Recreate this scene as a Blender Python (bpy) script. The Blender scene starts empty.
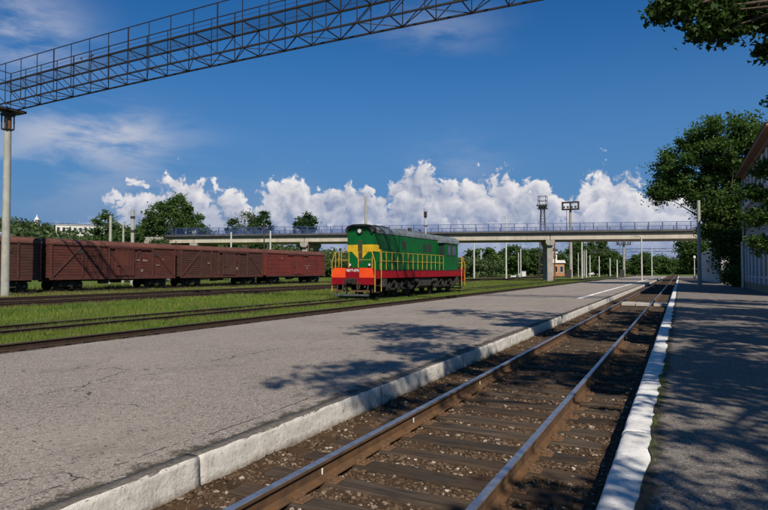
import bpy, math, random
import numpy as np
from mathutils import Vector, Matrix, noise as mnoise

random.seed(11)
RNG = np.random.default_rng(11)
R = math.radians
scene = bpy.context.scene
COL = scene.collection

# ------------------------------------------------------------------ camera
cam_data = bpy.data.cameras.new('camera')
cam = bpy.data.objects.new('camera', cam_data)
COL.objects.link(cam)
cam_data.sensor_width = 36.0
cam_data.lens = 27.47
cam_data.clip_start = 0.05
cam_data.clip_end = 6000
cam.location = (0, 0, 1.75)
cam.rotation_euler = (R(90 + 1.515), 0, R(26.8))
scene.camera = cam

# ------------------------------------------------------------------ sun, sky, exposure
SUN_DIR = Vector((0.64, -0.77, 0.0)).normalized()      # horizontal direction towards the sun
SUN_EL = R(42)
sd = bpy.data.lights.new('sun', 'SUN')
sd.energy = 4.6
sd.angle = R(0.55)
sd.color = (1.0, 0.91, 0.77)
sun = bpy.data.objects.new('sun', sd)
COL.objects.link(sun)
to_sun = Vector((SUN_DIR.x * math.cos(SUN_EL), SUN_DIR.y * math.cos(SUN_EL), math.sin(SUN_EL)))
sun.rotation_euler = to_sun.to_track_quat('Z', 'Y').to_euler()
sun.location = (30, -20, 40)

scene.view_settings.view_transform = 'Standard'
scene.view_settings.look = 'None'
scene.view_settings.exposure = 0.28
scene.cycles.max_bounces = 6
scene.cycles.diffuse_bounces = 3
scene.cycles.glossy_bounces = 2
scene.cycles.transmission_bounces = 3
scene.view_settings.gamma = 1.0
scene.view_settings.use_curve_mapping = False

world = bpy.data.worlds.new('World')
scene.world = world
world.use_nodes = True
world.cycles.sampling_method = 'MANUAL'
world.cycles.sample_map_resolution = 512


class NT:
    """small node-tree writer"""
    def __init__(self, tree):
        self.t = tree
        tree.nodes.clear()

    def n(self, kind, **kw):
        nd = self.t.nodes.new(kind)
        for k, v in kw.items():
            setattr(nd, k, v)
        return nd

    def put(self, sock, v):
        if hasattr(v, 'is_linked') or isinstance(v, bpy.types.NodeSocket):
            self.t.links.new(v, sock)
        else:
            sock.default_value = v

    def m(self, op, a, b=0.0, c=0.0, clamp=False):
        nd = self.n('ShaderNodeMath', operation=op, use_clamp=clamp)
        self.put(nd.inputs[0], a)
        self.put(nd.inputs[1], b)
        self.put(nd.inputs[2], c)
        return nd.outputs[0]

    def vm(self, op, a, b=(0, 0, 0), s=None):
        nd = self.n('ShaderNodeVectorMath', operation=op)
        self.put(nd.inputs[0], a)
        self.put(nd.inputs[1], b)
        if s is not None:
            self.put(nd.inputs['Scale'], s)
        return nd.outputs[0]

    def rng(self, v, a, b, c=0.0, d=1.0, smooth=False):
        nd = self.n('ShaderNodeMapRange', interpolation_type='SMOOTHSTEP' if smooth else 'LINEAR')
        for i, x in enumerate((v, a, b, c, d)):
            self.put(nd.inputs[i], x)
        return nd.outputs[0]

    def mix(self, f, a, b, mode='MIX'):
        nd = self.n('ShaderNodeMix', data_type='RGBA', blend_type=mode)
        self.put(nd.inputs[0], f)
        for s, v in ((nd.inputs[6], a), (nd.inputs[7], b)):
            if isinstance(v, (tuple, list)):
                v = tuple(v) + (1.0,) if len(v) == 3 else v
            self.put(s, v)
        return nd.outputs[2]

    def noise(self, vec, scale, detail=4.0, rough=0.55, dist=0.0, dim='3D'):
        nd = self.n('ShaderNodeTexNoise', noise_dimensions=dim)
        if vec is not None:
            self.put(nd.inputs['Vector'], vec)
        nd.inputs['Scale'].default_value = scale
        nd.inputs['Detail'].default_value = detail
        nd.inputs['Roughness'].default_value = rough
        nd.inputs['Distortion'].default_value = dist
        return nd.outputs['Fac']

    def voro(self, vec, scale, feature='F1', detail=0.0, out='Distance', rough=0.5, rand=1.0, dim='3D'):
        nd = self.n('ShaderNodeTexVoronoi', feature=feature, voronoi_dimensions=dim)
        if vec is not None:
            self.put(nd.inputs['Vector'], vec)
        nd.inputs['Scale'].default_value = scale
        if 'Detail' in nd.inputs:
            nd.inputs['Detail'].default_value = detail
        if 'Roughness' in nd.inputs:
            nd.inputs['Roughness'].default_value = rough
        nd.inputs['Randomness'].default_value = rand
        return nd.outputs[out]


def build_world():
    w = NT(world.node_tree)
    sky = w.n('ShaderNodeTexSky', sky_type='NISHITA', sun_disc=False)
    sky.sun_elevation = SUN_EL
    sky.sun_rotation = math.atan2(SUN_DIR.x, SUN_DIR.y)
    sky.altitude = 100
    sky.air_density = 1.0
    sky.dust_density = 0.5
    sky.ozone_density = 3.0
    tc = w.n('ShaderNodeTexCoord').outputs['Generated']
    sep = w.n('ShaderNodeSeparateXYZ')
    w.put(sep.inputs[0], tc)
    x, y, z = sep.outputs
    az = w.m('MULTIPLY', w.m('ARCTAN2', x, y), 180 / math.pi)
    el = w.m('MULTIPLY', w.m('ARCSINE', z), 180 / math.pi)
    # deep summer blue
    blue = w.mix(1.0, sky.outputs[0], (0.150, 0.52, 0.84), 'MULTIPLY')
    # summer haze: the blue pales towards the horizon all round
    blue = w.mix(w.rng(el, 0.0, 25.0, 0.95, 0.0, smooth=True), blue, (1.05, 2.15, 4.05))
    # --- cumulus bank along the horizon: its top as a function of the azimuth
    prof = [(-55.8, 4.7), (-52.7, 6.4), (-50.3, 7.6), (-45.6, 9.3), (-44.3, 8.8), (-42.3, 7.6), (-40.7, 8.2), (-39.3, 7.4),
            (-38.0, 8.7), (-35.0, 10.6), (-33.1, 9.6), (-31.1, 8.3), (-29.2, 9.0), (-26.7, 8.2), (-25.0, 10.0), (-22.3, 10.9),
            (-20.2, 9.2), (-17.5, 10.5), (-15.3, 9.9), (-11.8, 8.9), (-10.0, 6.5), (-8.6, 7.1), (-7.4, 9.2), (-6.0, 10.8),
            (-4.6, 9.7), (-2.7, 8.8), (-0.7, 7.7), (3.1, 7.1)]
    ramp = w.n('ShaderNodeValToRGB')
    cr = ramp.color_ramp
    cr.interpolation = 'LINEAR'
    lo, hi = -62.0, 10.0
    while len(cr.elements) < len(prof):
        cr.elements.new(0.5)
    for e, (a, h) in zip(cr.elements, prof):
        e.position = (a - lo) / (hi - lo)
        v = h / 20.0
        e.color = (v, v, v, 1)
    w.put(ramp.inputs[0], w.rng(az, lo, hi))
    top = w.m('MULTIPLY', ramp.outputs[0], 20.0)
    sph = w.n('ShaderNodeCombineXYZ')          # azimuth and elevation in radians
    w.put(sph.inputs[0], w.m('ARCTAN2', x, y))
    w.put(sph.inputs[1], w.m('ARCSINE', z))
    warp = w.n('ShaderNodeTexNoise', noise_dimensions='2D')
    w.put(warp.inputs['Vector'], sph.outputs[0])
    warp.inputs['Scale'].default_value = 30
    warp.inputs['Detail'].default_value = 3
    wv = w.vm('SCALE', w.vm('SUBTRACT', warp.outputs['Color'], (0.5, 0.5, 0.5)), s=0.022)
    base = w.vm('ADD', sph.outputs[0], wv)

    def density(off, vd=3.2, nd=6.0):
        v = w.vm('ADD', base, off)
        bil = w.voro(v, 24.0, detail=vd, rough=0.62, dim='2D')
        big = w.noise(v, 9.0, nd, 0.6, dim='2D')
        d = w.m('MULTIPLY', w.m('SUBTRACT', 0.48, bil), 2.6)
        return w.m('ADD', d, w.m('MULTIPLY', w.m('SUBTRACT', big, 0.5), 5.0))
    d0 = density((0, 0, 0))
    so = Vector((0.66, 0.75, 0.0)).normalized() * 0.014
    d1 = density(tuple(so), 2.4, 5.0)
    fade_l = w.rng(az, -59.0, -50.0, 0.15, 1.0, smooth=True)
    patch = w.rng(w.noise(base, 5.0, 3.0, dim='2D'), 0.35, 0.68, -0.20, 0.20)

    def bank(topv, da, db, thick, lit, gain):
        edge = w.m('ADD', w.m('SUBTRACT', topv, el), da)
        mk = w.m('MULTIPLY', w.rng(edge, 0.0, 0.95, smooth=True), fade_l)
        lt = w.m('ADD', lit, w.m('MULTIPLY', w.m('SUBTRACT', da, db), gain))
        lt = w.m('ADD', lt, w.rng(edge, 0.0, thick, 0.34, -0.12))   # thick parts are greyer than the crests
        lt = w.m('ADD', lt, patch, clamp=True)
        return mk, w.mix(lt, (0.195, 0.245, 0.370), (0.66, 0.645, 0.66))
    mk_a, col_a = bank(w.m('ADD', top, 0.8), d0, d1, 4.2, 0.46, 0.24)
    seg = w.noise(base, 3.4, 2.0, dim='2D')
    low_top = w.m('MULTIPLY', top, w.rng(seg, 0.35, 0.65, 0.40, 0.88))
    shift = (0.31, -0.17, 0.05)
    d2 = density(shift)
    d3 = density(tuple(a + b for a, b in zip(shift, so)), 2.4, 5.0)
    mk_b, col_b = bank(low_top, d2, d3, 3.4, 0.44, 0.24)
    veil = w.m('MULTIPLY', w.rng(w.m('ADD', el, w.m('MULTIPLY', w.m('SUBTRACT', seg, 0.5), 9.0)), 8.5, 3.5, 0.0, 0.62, smooth=True), fade_l)
    cl = w.m('MAXIMUM', mk_a, mk_b)
    mask = w.m('MAXIMUM', cl, veil)
    ccol = w.mix(mk_b, col_a, col_b)
    ccol = w.mix(cl, (0.20, 0.27, 0.42), ccol)
    low = w.rng(el, 0.0, 7.5, 0.85, 0.0, smooth=True)       # the bank dissolves in the haze below
    ccol = w.mix(low, ccol, (0.175, 0.245, 0.405))
    # --- thin high wisps
    stretch = w.n('ShaderNodeMapping')
    w.put(stretch.inputs[0], tc)
    stretch.inputs['Scale'].default_value = (1.0, 1.0, 3.2)
    wn = w.noise(stretch.outputs[0], 6.0, 5.0, 0.58, 0.3)
    wisp = 0.0
    for a0, e0, sa, se, k in ((-53.0, 12.0, 6.0, 2.0, 1.35), (-59, 19.5, 4.5, 2.8, 1.1), (-57, 9.0, 12.0, 3.0, 0.55), (-21.5, 22.5, 5.0, 2.0, 0.42), (-19, 10.5, 4, 2.5, .35)):
        qa = w.m('DIVIDE', w.m('SUBTRACT', az, a0), sa)
        qe = w.m('DIVIDE', w.m('SUBTRACT', el, e0), se)
        g = w.m('EXPONENT', w.m('MULTIPLY', w.m('ADD', w.m('MULTIPLY', qa, qa), w.m('MULTIPLY', qe, qe)), -1.0))
        wisp = w.m('ADD', wisp, w.m('MULTIPLY', g, k))
    wm = w.m('MULTIPLY', wisp, w.rng(wn, 0.36, 0.66, smooth=True))
    wm = w.m('MULTIPLY', wm, 0.80, clamp=True)
    # haze at the horizon everywhere
    bg_sky = w.n('ShaderNodeBackground')
    w.put(bg_sky.inputs[0], blue)
    bg_sky.inputs[1].default_value = 0.088
    bg_w = w.n('ShaderNodeBackground')
    bg_w.inputs[0].default_value = (0.40, 0.43, 0.52, 1)
    bg_w.inputs[1].default_value = 1.0
    bg_c = w.n('ShaderNodeBackground')
    w.put(bg_c.inputs[0], ccol)
    bg_c.inputs[1].default_value = 1.0
    m1 = w.n('ShaderNodeMixShader')
    w.put(m1.inputs[0], wm)
    w.put(m1.inputs[1], bg_sky.outputs[0])
    w.put(m1.inputs[2], bg_w.outputs[0])
    m2 = w.n('ShaderNodeMixShader')
    w.put(m2.inputs[0], mask)
    w.put(m2.inputs[1], m1.outputs[0])
    w.put(m2.inputs[2], bg_c.outputs[0])
    out = w.n('ShaderNodeOutputWorld')
    w.put(out.inputs[0], m2.outputs[0])


build_world()

# ------------------------------------------------------------------ materials
MATS = {}


def principled(name):
    mt = bpy.data.materials.new(name)
    mt.use_nodes = True
    w = NT(mt.node_tree)
    b = w.n('ShaderNodeBsdfPrincipled')
    o = w.n('ShaderNodeOutputMaterial')
    w.put(o.inputs[0], b.outputs[0])
    MATS[name] = mt
    return mt, w, b, o


def bump(w, b, h, strength=0.4, dist=0.02):
    nd = w.n('ShaderNodeBump')
    nd.inputs['Strength'].default_value = strength
    nd.inputs['Distance'].default_value = dist
    w.put(nd.inputs['Height'], h)
    w.put(b.inputs['Normal'], nd.outputs[0])


def mat(name, c1, c2=None, scale=6.0, rough=0.7, metal=0.0, bstr=0.25, bscale=None, bdist=0.01, spec=0.4, streak=None, lo=0.35, hi=0.7):
    """two-tone weathered surface: noise between c1 and c2, fine relief, optional vertical streaks of a third colour"""
    mt, w, b, o = principled(name)
    co = w.n('ShaderNodeTexCoord').outputs['Object']
    c2 = c2 or tuple(v * 0.7 for v in c1)
    info = w.n('ShaderNodeObjectInfo').outputs['Random']
    v = w.vm('ADD', co, w.vm('SCALE', (13.1, 7.7, 3.3), s=info))
    f = w.rng(w.noise(v, scale, 6.0, 0.62), lo, hi)
    col = w.mix(f, c1, c2)
    if streak:
        mp = w.n('ShaderNodeMapping')
        w.put(mp.inputs[0], v)
        mp.inputs['Scale'].default_value = (5.0, 5.0, 0.45)
        sf = w.rng(w.noise(mp.outputs[0], scale * 0.7, 5.0, 0.6), 0.5, 0.78)
        col = w.mix(w.m('MULTIPLY', sf, 0.75), col, streak)
    w.put(b.inputs['Base Color'], col)
    b.inputs['Roughness'].default_value = rough
    b.inputs['Metallic'].default_value = metal
    b.inputs['Specular IOR Level'].default_value = spec
    if bstr:
        bump(w, b, w.noise(v, bscale or scale * 6, 4.0), bstr, bdist)
    return mt


mat('green_paint', (0.001, 0.110, 0.021), (0.003, 0.066, 0.016), 1.2, 0.5, bstr=0.08, streak=(0.010, 0.038, 0.014), spec=0.22)
mat('dark_green_paint', (0.008, 0.050, 0.022), (0.012, 0.036, 0.02), 2.0, 0.5, bstr=0.08)
mat('yellow_paint', (0.62, 0.40, 0.015), (0.46, 0.28, 0.015), 2.0, 0.5, bstr=0.05)
mat('rail_yellow', (0.56, 0.36, 0.035), (0.36, 0.20, 0.03), 3.0, 0.5, bstr=0.05)
mat('crimson_paint', (0.290, 0.003, 0.010), (0.20, 0.003, 0.009), 1.5, 0.5, bstr=0.08, streak=(0.07, 0.010, 0.012), spec=0.22)
mat('orange_paint', (0.85, 0.085, 0.012), (0.72, 0.06, 0.012), 2.0, 0.45, bstr=0.05)
mat('loco_roof', (0.21, 0.235, 0.245), (0.10, 0.115, 0.12), 1.6, 0.5, metal=0.2, bstr=0.1, streak=(0.05, 0.05, 0.048))
mat('soot_metal', (0.022, 0.021, 0.021), (0.05, 0.043, 0.036), 4.0, 0.75, bstr=0.2)
mat('running_gear', (0.010, 0.0095, 0.0095), (0.028, 0.023, 0.019), 5.0, 0.75, bstr=0.3)
mat('worn_steel', (0.34, 0.33, 0.33), (0.2, 0.18, 0.17), 6.0, 0.38, metal=0.8, bstr=0.1)
mat('white_paint', (0.74, 0.73, 0.70), (0.58, 0.56, 0.52), 3.0, 0.6, bstr=0.1)
mat('glass', (0.020, 0.026, 0.032), (0.03, 0.036, 0.042), 1.0, 0.10, bstr=0.0, spec=0.6)
mat('lamp_glass', (0.6, 0.6, 0.55), (0.45, 0.45, 0.42), 4.0, 0.15, bstr=0.0)
mat('wagon_brown', (0.108, 0.027, 0.018), (0.050, 0.016, 0.013), 0.9, 0.8, bstr=0.25, streak=(0.060, 0.026, 0.020))
mat('wagon_brown_b', (0.078, 0.028, 0.020), (0.038, 0.017, 0.014), 0.8, 0.8, bstr=0.25, streak=(0.05, 0.026, 0.020))
mat('wagon_red', (0.165, 0.024, 0.018), (0.085, 0.017, 0.014), 0.8, 0.75, bstr=0.2, streak=(0.08, 0.024, 0.02))
mat('wagon_roof', (0.135, 0.048, 0.032), (0.082, 0.032, 0.025), 0.8, 0.8, bstr=0.2, streak=(0.10, 0.048, 0.033))
mat('wagon_frame', (0.088, 0.028, 0.022), (0.050, 0.018, 0.016), 2.0, 0.8, bstr=0.2)
mat('concrete_post', (0.36, 0.36, 0.325), (0.25, 0.25, 0.22), 1.6, 0.85, bstr=0.25, streak=(0.30, 0.24, 0.15))
mat('white_post', (0.50, 0.50, 0.47), (0.36, 0.36, 0.33), 2.0, 0.8, bstr=0.2)
mat('dark_steel', (0.028, 0.027, 0.030), (0.050, 0.038, 0.034), 3.0, 0.7, bstr=0.1)
mat('gantry_steel', (0.010, 0.011, 0.017), (0.026, 0.020, 0.020), 2.0, 0.75, bstr=0.1)
mat('rust_steel', (0.16, 0.075, 0.035), (0.09, 0.045, 0.025), 4.0, 0.8, bstr=0.25)
mat('bridge_beam', (0.47, 0.42, 0.34), (0.35, 0.31, 0.25), 0.5, 0.85, bstr=0.2, streak=(0.24, 0.20, 0.16))
mat('bridge_deck', (0.085, 0.085, 0.08), (0.05, 0.05, 0.05), 0.8, 0.85, bstr=0.15)
mat('bridge_pier', (0.33, 0.31, 0.275), (0.22, 0.20, 0.175), 0.9, 0.88, bstr=0.2, streak=(0.2, 0.17, 0.14))
mat('railing_blue', (0.052, 0.085, 0.22), (0.038, 0.058, 0.15), 1.0, 0.55, bstr=0.05)
mat('hut_brick', (0.42, 0.20, 0.085), (0.33, 0.15, 0.07), 3.0, 0.9, bstr=0.2)
mat('pale_wall', (0.62, 0.60, 0.56), (0.5, 0.48, 0.45), 0.7, 0.9, bstr=0.15)
mat('station_wall', (0.36, 0.345, 0.325), (0.28, 0.265, 0.25), 0.6, 0.9, bstr=0.15, streak=(0.22, 0.2, 0.18))
mat('station_trim', (0.60, 0.61, 0.62), (0.47, 0.48, 0.5), 1.2, 0.8, bstr=0.12)
mat('eave_wood', (0.24, 0.135, 0.085), (0.15, 0.09, 0.06), 2.0, 0.8, bstr=0.1)
mat('roof_sheet', (0.42, 0.43, 0.44), (0.3, 0.31, 0.33), 1.0, 0.6, bstr=0.1)
mat('dark_roof', (0.10, 0.085, 0.08), (0.07, 0.06, 0.06), 1.0, 0.8, bstr=0.1)
mat('plinth_stone', (0.26, 0.22, 0.13), (0.17, 0.15, 0.1), 1.5, 0.9, bstr=0.3)
mat('bark', (0.105, 0.078, 0.055), (0.060, 0.045, 0.034), 5.0, 0.9, bstr=0.6, bdist=0.03)
mat('old_timber', (0.118, 0.088, 0.066), (0.058, 0.042, 0.032), 3.0, 0.9, bstr=0.5, lo=0.3, hi=0.72)
mat('tie_plate_steel', (0.155, 0.082, 0.040), (0.085, 0.05, 0.03), 8.0, 0.85, bstr=0.3)
mat('slab_concrete', (0.43, 0.40, 0.35), (0.32, 0.29, 0.25), 2.0, 0.9, bstr=0.3)
mat('soot_rust', (0.075, 0.052, 0.026), (0.035, 0.045, 0.024), 3.0, 0.7, bstr=0.1)
mat('chalk_mark', (0.30, 0.22, 0.19), (0.14, 0.07, 0.06), 5.0, 0.9, bstr=0.0)
mat('bird_feather', (0.05, 0.05, 0.055), (0.08, 0.08, 0.085), 8.0, 0.8, bstr=0.0)
mat('flat_wagon_red', (0.16, 0.030, 0.028), (0.09, 0.025, 0.022), 1.0, 0.8, bstr=0.15)


def timber_tune():
    # sleepers: grain along the length (object X)
    mt = MATS['old_timber']
    w = NT(mt.node_tree)
    b = w.n('ShaderNodeBsdfPrincipled')
    o = w.n('ShaderNodeOutputMaterial')
    w.put(o.inputs[0], b.outputs[0])
    co = w.n('ShaderNodeTexCoord').outputs['Object']
    info = w.n('ShaderNodeObjectInfo').outputs['Random']
    v = w.vm('ADD', co, w.vm('SCALE', (17.0, 9.0, 5.0), s=info))
    mp = w.n('ShaderNodeMapping')
    w.put(mp.inputs[0], v)
    mp.inputs['Scale'].default_value = (0.9, 16.0, 16.0)
    g = w.noise(mp.outputs[0], 2.2, 6.0, 0.65)
    dirt = w.rng(w.noise(v, 2.4, 5.0, 0.6), 0.38, 0.66)
    tone = w.mix(info, (0.105, 0.080, 0.060), (0.046, 0.036, 0.029))
    col = w.mix(w.rng(g, 0.35, 0.65), tuple([0.018, 0.014, 0.011]), tone)
    col = w.mix(w.m('MULTIPLY', dirt, 0.7), col, (0.070, 0.044, 0.026))
    w.put(b.inputs['Base Color'], col)
    b.inputs['Roughness'].default_value = 0.92
    b.inputs['Specular IOR Level'].default_value = 0.2
    bump(w, b, g, 0.7, 0.02)


timber_tune()


def rail_materials():
    mt, w, b, o = principled('rail_head')
    co = w.n('ShaderNodeTexCoord').outputs['Object']
    f = w.rng(w.noise(co, 9.0, 4.0), 0.4, 0.7)
    w.put(b.inputs['Base Color'], w.mix(f, (0.50, 0.50, 0.53), (0.33, 0.31, 0.31)))
    b.inputs['Metallic'].default_value = 0.85
    b.inputs['Roughness'].default_value = 0.38
    mt, w, b, o = principled('rail_side')
    co = w.n('ShaderNodeTexCoord').outputs['Object']
    f = w.rng(w.noise(co, 5.0, 6.0, 0.65), 0.35, 0.7)
    w.put(b.inputs['Base Color'], w.mix(f, (0.128, 0.062, 0.022), (0.050, 0.028, 0.015)))
    b.inputs['Roughness'].default_value = 0.85
    bump(w, b, w.noise(co, 60.0, 3.0), 0.3, 0.004)
    mt, w, b, o = principled('siding_rail_side')
    co = w.n('ShaderNodeTexCoord').outputs['Object']
    f = w.rng(w.noise(co, 5.0, 6.0, 0.65), 0.35, 0.7)
    w.put(b.inputs['Base Color'], w.mix(f, (0.030, 0.022, 0.018), (0.055, 0.034, 0.022)))
    b.inputs['Roughness'].default_value = 0.9
    b.inputs['Specular IOR Level'].default_value = 0.15
    mt, w, b, o = principled('rusty_head')
    co = w.n('ShaderNodeTexCoord').outputs['Object']
    f = w.rng(w.noise(co, 3.0, 5.0), 0.4, 0.7)
    w.put(b.inputs['Base Color'], w.mix(f, (0.10, 0.072, 0.055), (0.05, 0.034, 0.027)))
    b.inputs['Metallic'].default_value = 0.2
    b.inputs['Roughness'].default_value = 0.55


rail_materials()


def leaf_mat(name, dark, light, trans=0.30):
    mt, w, b, o = principled(name)
    rnd = w.n('ShaderNodeNewGeometry').outputs['Random Per Island']
    co = w.n('ShaderNodeTexCoord').outputs['Object']
    big = w.rng(w.noise(co, 0.5, 3.0), 0.35, 0.65)
    f = w.m('ADD', w.m('MULTIPLY', rnd, 0.65), w.m('MULTIPLY', big, 0.35))
    col = w.mix(f, dark, light)
    w.put(b.inputs['Base Color'], col)
    b.inputs['Roughness'].default_value = 0.55
    b.inputs['Specular IOR Level'].default_value = 0.3
    t = w.n('ShaderNodeBsdfTranslucent')
    w.put(t.inputs[0], w.mix(0.5, col, (light[0] * 1.3, light[1] * 1.3, light[2] * 0.6)))
    mx = w.n('ShaderNodeMixShader')
    mx.inputs[0].default_value = trans
    w.put(mx.inputs[1], b.outputs[0])
    w.put(mx.inputs[2], t.outputs[0])
    w.put(o.inputs[0], mx.outputs[0])


leaf_mat('leaf_near', (0.020, 0.050, 0.011), (0.050, 0.095, 0.017), 0.34)
leaf_mat('leaf_tree', (0.030, 0.075, 0.016), (0.085, 0.150, 0.028), 0.36)
leaf_mat('leaf_far', (0.030, 0.072, 0.018), (0.080, 0.135, 0.030), 0.3)
leaf_mat('leaf_hill', (0.036, 0.074, 0.022), (0.095, 0.130, 0.045), 0.28)
leaf_mat('leaf_poplar', (0.016, 0.046, 0.016), (0.036, 0.080, 0.022), 0.2)
leaf_mat('leaf_bush', (0.040, 0.100, 0.015), (0.090, 0.170, 0.025), 0.3)
leaf_mat('grass_blade', (0.055, 0.110, 0.012), (0.190, 0.245, 0.035), 0.35)
leaf_mat('dry_grass', (0.12, 0.12, 0.035), (0.22, 0.19, 0.075), 0.3)
def patchy_grass():
    mt = MATS['grass_blade']
    w = NT(mt.node_tree)
    b = w.n('ShaderNodeBsdfPrincipled')
    o = w.n('ShaderNodeOutputMaterial')
    rnd = w.n('ShaderNodeNewGeometry').outputs['Random Per Island']
    co = w.n('ShaderNodeTexCoord').outputs['Object']
    col = w.mix(rnd, (0.070, 0.130, 0.014), (0.230, 0.290, 0.042))
    cool = w.rng(w.noise(co, 0.30, 4.0, 0.6), 0.42, 0.60)
    col = w.mix(w.m('MULTIPLY', cool, 0.6), col, (0.050, 0.120, 0.018))
    dry = w.rng(w.noise(co, 0.55, 5.0, 0.65), 0.54, 0.70)
    col = w.mix(w.m('MULTIPLY', dry, w.m('ADD', 0.35, w.m('MULTIPLY', rnd, 0.5))), col, (0.26, 0.21, 0.085))
    w.put(b.inputs['Base Color'], col)
    b.inputs['Roughness'].default_value = 0.6
    b.inputs['Specular IOR Level'].default_value = 0.25
    t = w.n('ShaderNodeBsdfTranslucent')
    w.put(t.inputs[0], col)
    mx = w.n('ShaderNodeMixShader')
    mx.inputs[0].default_value = 0.35
    w.put(mx.inputs[1], b.outputs[0])
    w.put(mx.inputs[2], t.outputs[0])
    w.put(o.inputs[0], mx.outputs[0])


patchy_grass()
leaf_mat('litter', (0.05, 0.03, 0.016), (0.20, 0.14, 0.07), 0.05)


def stone_mat():
    mt, w, b, o = principled('ballast_stone')
    rnd = w.n('ShaderNodeNewGeometry').outputs['Random Per Island']
    rp = w.n('ShaderNodeValToRGB')
    w.put(rp.inputs[0], rnd)
    cr = rp.color_ramp
    cols = [(0.0, (0.050, 0.032, 0.020)), (0.45, (0.105, 0.066, 0.040)), (0.80, (0.16, 0.107, 0.068)), (0.92, (0.30, 0.235, 0.175)), (1.0, (0.56, 0.50, 0.42))]
    cr.elements[0].position = 0
    while len(cr.elements) < len(cols):
        cr.elements.new(0.5)
    for e, (p, c) in zip(cr.elements, cols):
        e.position = p
        e.color = c + (1,)
    co = w.n('ShaderNodeTexCoord').outputs['Object']
    w.put(b.inputs['Base Color'], w.mix(w.m('MULTIPLY', w.noise(co, 30, 4), 0.5), rp.outputs[0], (0.09, 0.058, 0.036)))
    b.inputs['Roughness'].default_value = 0.92
    b.inputs['Specular IOR Level'].default_value = 0.2


stone_mat()
TRACKS = (-2.19, -13.6, -18.5, -33.0, -38.4, -49.6)


def ground_mat():
    mt, w, b, o = principled('ground')
    co = w.n('ShaderNodeTexCoord').outputs['Object']
    sp = w.n('ShaderNodeSeparateXYZ')
    w.put(sp.inputs[0], co)
    n1 = w.noise(co, 0.35, 6, 0.6)
    n2 = w.noise(co, 5.0, 6, 0.65)
    grass = w.mix(w.rng(n2, 0.3, 0.7), (0.040, 0.085, 0.014), (0.105, 0.165, 0.028))
    grass = w.mix(w.rng(n1, 0.46, 0.66), grass, (0.14, 0.135, 0.05))
    soil = w.mix(w.rng(n2, 0.3, 0.7), (0.040, 0.029, 0.021), (0.098, 0.072, 0.048))
    bed = 0.0
    for xc in TRACKS:
        a = w.m('ABSOLUTE', w.m('SUBTRACT', sp.outputs[0], xc))
        a = w.m('ADD', a, w.m('MULTIPLY', w.m('SUBTRACT', n2, 0.5), 1.6))
        hw = 0.35 if xc == -18.5 else 1.5
        bed = w.m('MAXIMUM', bed, w.rng(a, hw - 0.45, hw, 0.95, 0.0, smooth=True))
    w.put(b.inputs['Base Color'], w.mix(bed, grass, soil))
    b.inputs['Roughness'].default_value = 0.95
    b.inputs['Specular IOR Level'].default_value = 0.1
    bump(w, b, w.noise(co, 9.0, 5), 0.6, 0.06)

    mt, w, b, o = principled('ballast_dirt')
    co = w.n('ShaderNodeTexCoord').outputs['Object']
    n2 = w.noise(co, 4.0, 8, 0.7)
    n3 = w.noise(co, 45.0, 4, 0.6)
    c = w.mix(w.rng(n2, 0.32, 0.68), (0.026, 0.017, 0.011), (0.095, 0.056, 0.031))
    c = w.mix(w.rng(n3, 0.60, 0.75), c, (0.16, 0.11, 0.07))
    c = w.mix(w.rng(n3, 0.44, 0.30), c, (0.014, 0.009, 0.007))
    w.put(b.inputs['Base Color'], c)
    b.inputs['Roughness'].default_value = 0.95
    b.inputs['Specular IOR Level'].default_value = 0.15
    bump(w, b, n3, 0.9, 0.02)


ground_mat()


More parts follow.
